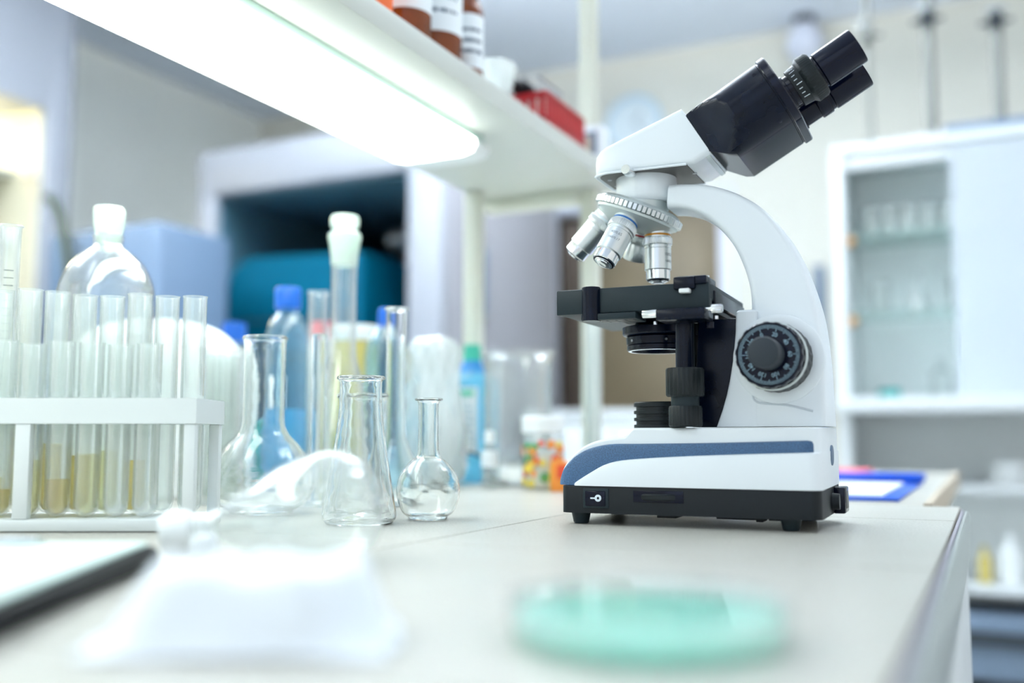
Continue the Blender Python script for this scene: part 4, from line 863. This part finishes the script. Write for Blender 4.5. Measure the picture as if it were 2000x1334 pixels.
# ---- head
mlathe('collar', 'microscope_white', [(0, 284), (24, 284), (26.4, 286), (27.4, 289), (27.4, 309), (27, 310), (0, 310)], (-130.3, YM, 0), seg=80)
mlathe('head_ring', 'black_satin', [(0, 309.4), (30, 309.4), (33, 310.4), (34, 312.5), (34, 316), (0, 316)], (-130.3, YM, 0), seg=80)
ts = mlathe('clamp_screw', 'chrome', [(0, 26.5), (2.4, 26.5), (2.4, 33), (4.4, 34.5), (4.5, 45), (4.1, 46), (0, 46)], (-130.3, YM, 305), (math.cos(math.radians(-97)), math.sin(math.radians(-97)), .04), 40)
hs = [((-171, 320), (-171, 309.5), 20), ((-170, 324), (-170, 308.3), 25), ((-168, 327), (-168, 308), 29), ((-164, 330), (-164, 308), 32.5), ((-158, 332.6), (-157, 308), 35), ((-145, 337.3), (-143, 308), 36), ((-120, 346.8), (-113, 308), 36), ((-99, 354.6), (-84, 308), 36), ((-96.5, 355.7), (-77.5, 308.2), 36), ((-89, 358.6), (-63, 316), 35.5), ((-88.2, 357.9), (-63.2, 317), 34.5)]
hd = pair_loft('head_housing', 'microscope_white', hs, 5)
bm = bmesh.new()
ol = []
for x, w_ in [(-167.5, 20), (-166, 25), (-163, 28.5), (-158, 31.0), (-150, 32.5), (-140, 33), (-84, 33)]: ol.append((x, w_))
poly = [(x, YM - w_) for x, w_ in ol] + [(x, YM + w_) for x, w_ in reversed(ol)]
add_prism(bm, poly, 307.4, 308.6, 'xy'); rc = mf(bm, 'underside_shade', 'recess_dark', hd)  # dark sheet stands in for the shaded hollow under the head
rim = [((x), w_ + 2.6) for x, w_ in [(-170.3, 19), (-168.8, 25), (-165.8, 29), (-159, 31.6), (-150, 33), (-84, 33.2)]]
bm = bmesh.new(); pp_ = [(x, YM - w_, 308.0) for x, w_ in rim][::-1] + [(x, YM + w_, 308.0) for x, w_ in rim]
add_tube(bm, smooth_curve(pp_, 3), 1.1, 10); mf(bm, 'housing_rim', 'microscope_white', hd)
for x, y in ((-161, 42), (-162, 66), (-84, 50)): mlathe('plate_screw', 'steel_grey', [(0, 307.0), (2, 307.0), (2, 307.6), (0, 307.6)], (x, y, 0), seg=20, parent=hd)

# ---- binocular body
Rb = Vector((-1.8, YM, 365.2)); av = Vector((math.cos(math.radians(30)), 0, math.sin(math.radians(30)))); pv = Vector((-av.z, 0, av.x)); yv = Vector((0, 1, 0))
def ring2(s, hw_, t0, t1, lobes=True, n=64, ycen=YM, sh=0):
    """stadium section: two lobes side by side"""
    out = []; hh = (t1 - t0) / 2; tc_ = (t0 + t1) / 2; cc = max(0, hw_ - hh)
    for k in range(n):
        a_ = 2 * math.pi * k / n; c_, s_2 = math.cos(a_), math.sin(a_)
        if lobes: y = (cc if c_ >= 0 else -cc) + hh * c_; t_ = hh * s_2
        else: y = hw_ * math.copysign(abs(c_) ** .35, c_); t_ = hh * math.copysign(abs(s_2) ** .35, s_2)
        out.append(Rb + av * (s + sh * t_) + yv * y + pv * (t_ + tc_))
    return out
def mloft(name, m, rings, parent=None, smooth=40):
    bm = bmesh.new(); R = [[bm.verts.new(p) for p in r] for r in rings]; n = len(R[0])
    for A, B in zip(R, R[1:]):
        for i in range(n): bm.faces.new((A[i], A[(i + 1) % n], B[(i + 1) % n], B[i]))
    bm.faces.new(R[0][::-1]); bm.faces.new(R[-1]); return mf(bm, name, m, parent, smooth)
def ringc(s, hw_, tmin=-30, r=30):
    out = []
    for p in ring2(s, 60, -30, 30, True, 96):
        y = p.y - YM; t_ = (p - Rb).dot(pv); y = max(-hw_, min(hw_, y)); t_ = max(tmin, t_)
        if r < 30: t_ = min(t_, r)
        out.append(Rb + av * s + yv * y + pv * t_)
    return out
cut = [(-79.5, 33, -9, 28.5), (-77, 35.5, -11, 30), (-72, 37.5, -17, 30), (-66, 41, -24, 30), (-60, 46, -29.5, 30), (-54, 51.5, -30, 30), (-49, 56, -30, 30), (-44, 60, -30, 30), (-9, 60, -30, 30)]
bb = mloft('binocular_body', 'black_satin', [ringc(*c_) for c_ in cut] + [ring2(-8.6, 59.4, -29.4, 29.4, True, 96), ring2(-7.4, 59.4, -29.4, 29.4, True, 96)], None, 32)
mloft('front_flange', 'black_gloss', [ring2(-7.4, 61, -31, 31), ring2(-6.8, 61.6, -31.6, 31.6), ring2(-1, 61.6, -31.6, 31.6), ring2(0, 60.6, -30.6, 30.6)], bb)
mloft('seam_plate', 'pearl_metal', [ring2(-83.5, 33, -16, 25.5, False), ring2(-79.4, 33, -16, 25.5, False)], bb)
bm = bmesh.new(); c0 = Rb + av * (-40) + pv * 30.1
for s0, s1, yy in ((-52, -50.5, 0), (-66, -62, -8), (-66, -62, 8)):
    P = [Rb + av * s + yv * (yy + q) + pv * 30.15 for s, q in ((s0, -9 if yy == 0 else -2), (s1, -9 if yy == 0 else -2), (s1, 9 if yy == 0 else 2), (s0, 9 if yy == 0 else 2))]
    bm.faces.new([bm.verts.new(p) for p in P])
mf(bm, 'top_slots', 'recess_dark', bb)
for s, t_ in ((-14, 14), (-68, -3), (-66, 16), (-17, -27)):
    yy = YM - (30 + math.sqrt(max(0, 900 - t_ * t_)) if s > -40 else 36.6)
    o_ = Rb + av * s + pv * t_; o_.y = yy - .1
    mlathe('body_screw', 'black_gloss', [(0, 0), (1.6, 0), (1.6, .4), (0, .4)], tuple(o_), (0, -1, 0), 18, bb)
def TB(y, s): v = Rb + av * s - pv * 6.4; v.y = y; return v
def tubepart(name, m, y, prof, parent, seg=80, rmod=None): return mlathe(name, m, prof, tuple(TB(y, 0)), tuple(av), seg, parent, rmod)
near = tubepart('eyepiece_tube', 'black_gloss', 25, [(0, -1), (15.6, -1), (15.6, 2.5), (13.6, 3), (13.6, 9), (0, 9)], bb)
dio = tubepart('diopter_ring', 'black_knurl', 25, [(14, 6.6), (16.6, 6.8), (17.6, 15.5), (20.4, 18.5), (20.6, 19), (20.2, 27), (18.6, 29), (15, 29.6), (12, 29.6)], near, 144, lambda i, k: 1 - (.022 if i % 3 == 0 and k in (4, 5) else 0))
bm = bmesh.new(); fu, fv, fa = frame_of(av)
for k in range(9):
    a_ = math.radians(150 + k * 13)
    # around the side facing the dial
    rad = (-yv) * math.cos(math.radians(-56 + k * 14)) + pv * math.sin(math.radians(-56 + k * 14)); tan = av.cross(rad)
    o0 = TB(25, 0); r0, r1 = 17.0, 17.5; ll = 3.0 if k % 3 else 5.0
    p0 = o0 + av * 9.2 + rad * 17.05; p1 = o0 + av * (9.2 + ll) + rad * (17.05 + ll * .118)
    bm.faces.new([bm.verts.new(p) for p in (p0 - tan * .3, p0 + tan * .3, p1 + tan * .3, p1 - tan * .3)])
mf(bm, 'diopter_scale', 'mark_white', dio)
def numf(u_, v_):
    an = math.radians(38) + u_ / 17.5
    rad = (-yv) * math.cos(an) + pv * math.sin(an); return (TB(25, 0) + av * (12 - v_ * 0 + v_) + rad * 17.62) * .001
text_on('diopter_number', 'mark_white', '5', 4, numf, dio)
def eyepiece(y, parent):
    e = tubepart('eyepiece', 'black_gloss', y, [(0, 28), (14.2, 28), (14.2, 31), (15.0, 31.4), (15.5, 32), (15.5, 64.6), (15.1, 65.8), (14.2, 66), (13, 65.2), (12.4, 61), (0, 61)], parent)
    tubepart('eye_lens', 'lens_glass', y, [(0, 61.2), (12.2, 61.2), (12.2, 61.8), (0, 63)], e); return e
eyepiece(25, near)
far = tubepart('eyepiece_tube', 'black_gloss', 85, [(0, -1), (15.6, -1), (15.6, 2.5), (13.8, 3), (13.8, 17), (15.2, 17.4), (15.6, 18), (15.6, 27), (15.2, 27.8), (12.6, 28), (12.6, 30), (0, 30)], bb)
eyepiece(85, far)

# ---- nosepiece
TAU = math.radians(22); nn = Vector((-math.sin(TAU), 0, -math.cos(TAU))); uu = Vector((math.cos(TAU), 0, -math.sin(TAU))); NC = Vector((-137.6, YM, 277.6))
ns = mlathe('nosepiece', 'pearl_metal', [(0, -16), (24, -16), (25, -10), (25, -7), (34, -7), (37.5, -5), (38.6, -3.2), (38.6, 3.4), (38.0, 5.6), (36.5, 6.4), (31, 10.2), (24, 15), (20, 17), (0, 17.5)], tuple(NC), tuple(nn), 96)
bm = bmesh.new(); add_lathe(bm, [(38.4, -3.6), (40, -3.4), (41.2, -2.6), (41.2, 2.6), (40, 3.4), (38.4, 3.6)], tuple(NC), tuple(nn), 58 * 6, lambda i, k: 1 - (.05 if i % 6 == 0 and k in (1, 2, 3, 4) else 0), closed=True); mf(bm, 'knurled_ring', 'satin_metal', ns)
B0 = NC + nn * 9.8 + uu * 22.5
def objective(az, band, scale_body, label, rho=22.5, short=False, txt=None, h=9.8):
    a_ = math.radians(az); rad = uu * math.cos(a_) + yv * math.sin(a_); d_ = (nn * math.cos(TAU) + rad * math.sin(TAU)).normalized(); P = NC + nn * h + rad * rho
    kb_ = scale_body
    if not short:
        e = mlathe('objective', 'satin_metal', [(0, -5), (10.8, -5), (10.8, 1), (11.7, 1.6), (11.7, 7.4), (12, 7.8), (12, 14.4), (11.6, 14.8), (11.6, 15.2), (12.1, 15.6), (12.1, 17), (11.6, 17.3), (11.6, 17.8), (12.0, 18.2), (12.0, 36.8 + kb_), (11.6, 37.2 + kb_), (0, 37.2 + kb_)], tuple(P), tuple(d_), 80)
        mlathe('objective_tip', 'chrome', [(0, 36), (10.6, 37 + kb_), (10.7, 37.6 + kb_), (10.7, 45.6 + kb_), (10.0, 46.4 + kb_), (8.6, 46.7 + kb_), (8.4, 47.6 + kb_), (6.6, 47.9 + kb_), (6.4, 48.8 + kb_), (4.4, 49.3 + kb_), (3, 49.2 + kb_), (0, 48.9 + kb_)], tuple(P), tuple(d_), 80, e)
        mlathe('tip_ring', 'black_gloss', [(8.7, 46.8 + kb_), (10.0, 46.5 + kb_), (9.9, 47.0 + kb_), (8.7, 47.3 + kb_)], tuple(P), tuple(d_), 60, e, closed=True)
        ra, s0 = 12.6, 7.9
    else:
        e = mlathe('objective', 'satin_metal', [(0, -5), (9.8, -5), (9.8, 1), (10.4, 1.6), (10.4, 7.4), (10.4, 13.8), (10.0, 14.4), (10.4, 14.8), (11.2, 16), (12.4, 30), (12.2, 31), (11, 31.4), (0, 31.2)], tuple(P), tuple(d_), 80)
        ra, s0 = 11.4, 7.9
    mlathe('grip_ring', 'satin_metal', [(ra - 1.2, s0), (ra + .4, s0 + .3), (ra + .6, s0 + .8), (ra + .6, s0 + 5.8), (ra + .4, s0 + 6.3), (ra - 1.2, s0 + 6.6)], tuple(P), tuple(d_), 180, e, lambda i, k: 1 - (.035 if i % 3 == 0 and 0 < k < 5 else 0), closed=True)
    rb_ = 11.75 if not short else 10.5
    b_ = mlathe('colour_band', band, [(rb_, 4.7), (rb_ + .12, 4.8), (rb_ + .12, 6.5), (rb_, 6.6)], tuple(P), tuple(d_), 64, e); b_['label'] = label + ' colour band'
    if txt:
        mid, lines = txt
        # direction on the barrel that faces the viewer side (-y), with angle offset
        ref = (-yv - d_ * (-yv).dot(d_)).normalized(); side = d_.cross(ref)
        for li, (s_t, ln, sz) in enumerate(lines):
            def fn(u_, v_, s_t=s_t):
                an = math.radians(mid) + u_ / 12.05
                rd = ref * math.cos(an) - side * math.sin(an); return (P + d_ * (s_t - v_) + rd * 12.06) * .001
            text_on('engraving', 'ink_grey', ln, sz, fn, e)
    return e
objective(0, 'ring_orange', 0, 'orange', txt=(72, [(24, '10/0.25', 3.8), (30, '160/0.17', 3.0)]))
objective(-90, 'ring_blue', 2.2, 'blue', txt=(10, [(23, '40/0.65', 3.6), (28.5, '160/0.17', 3.2)]))
objective(180, 'mark_white', 2.5, 'white', rho=27)
objective(90, 'ring_red', 0, 'red', short=True)
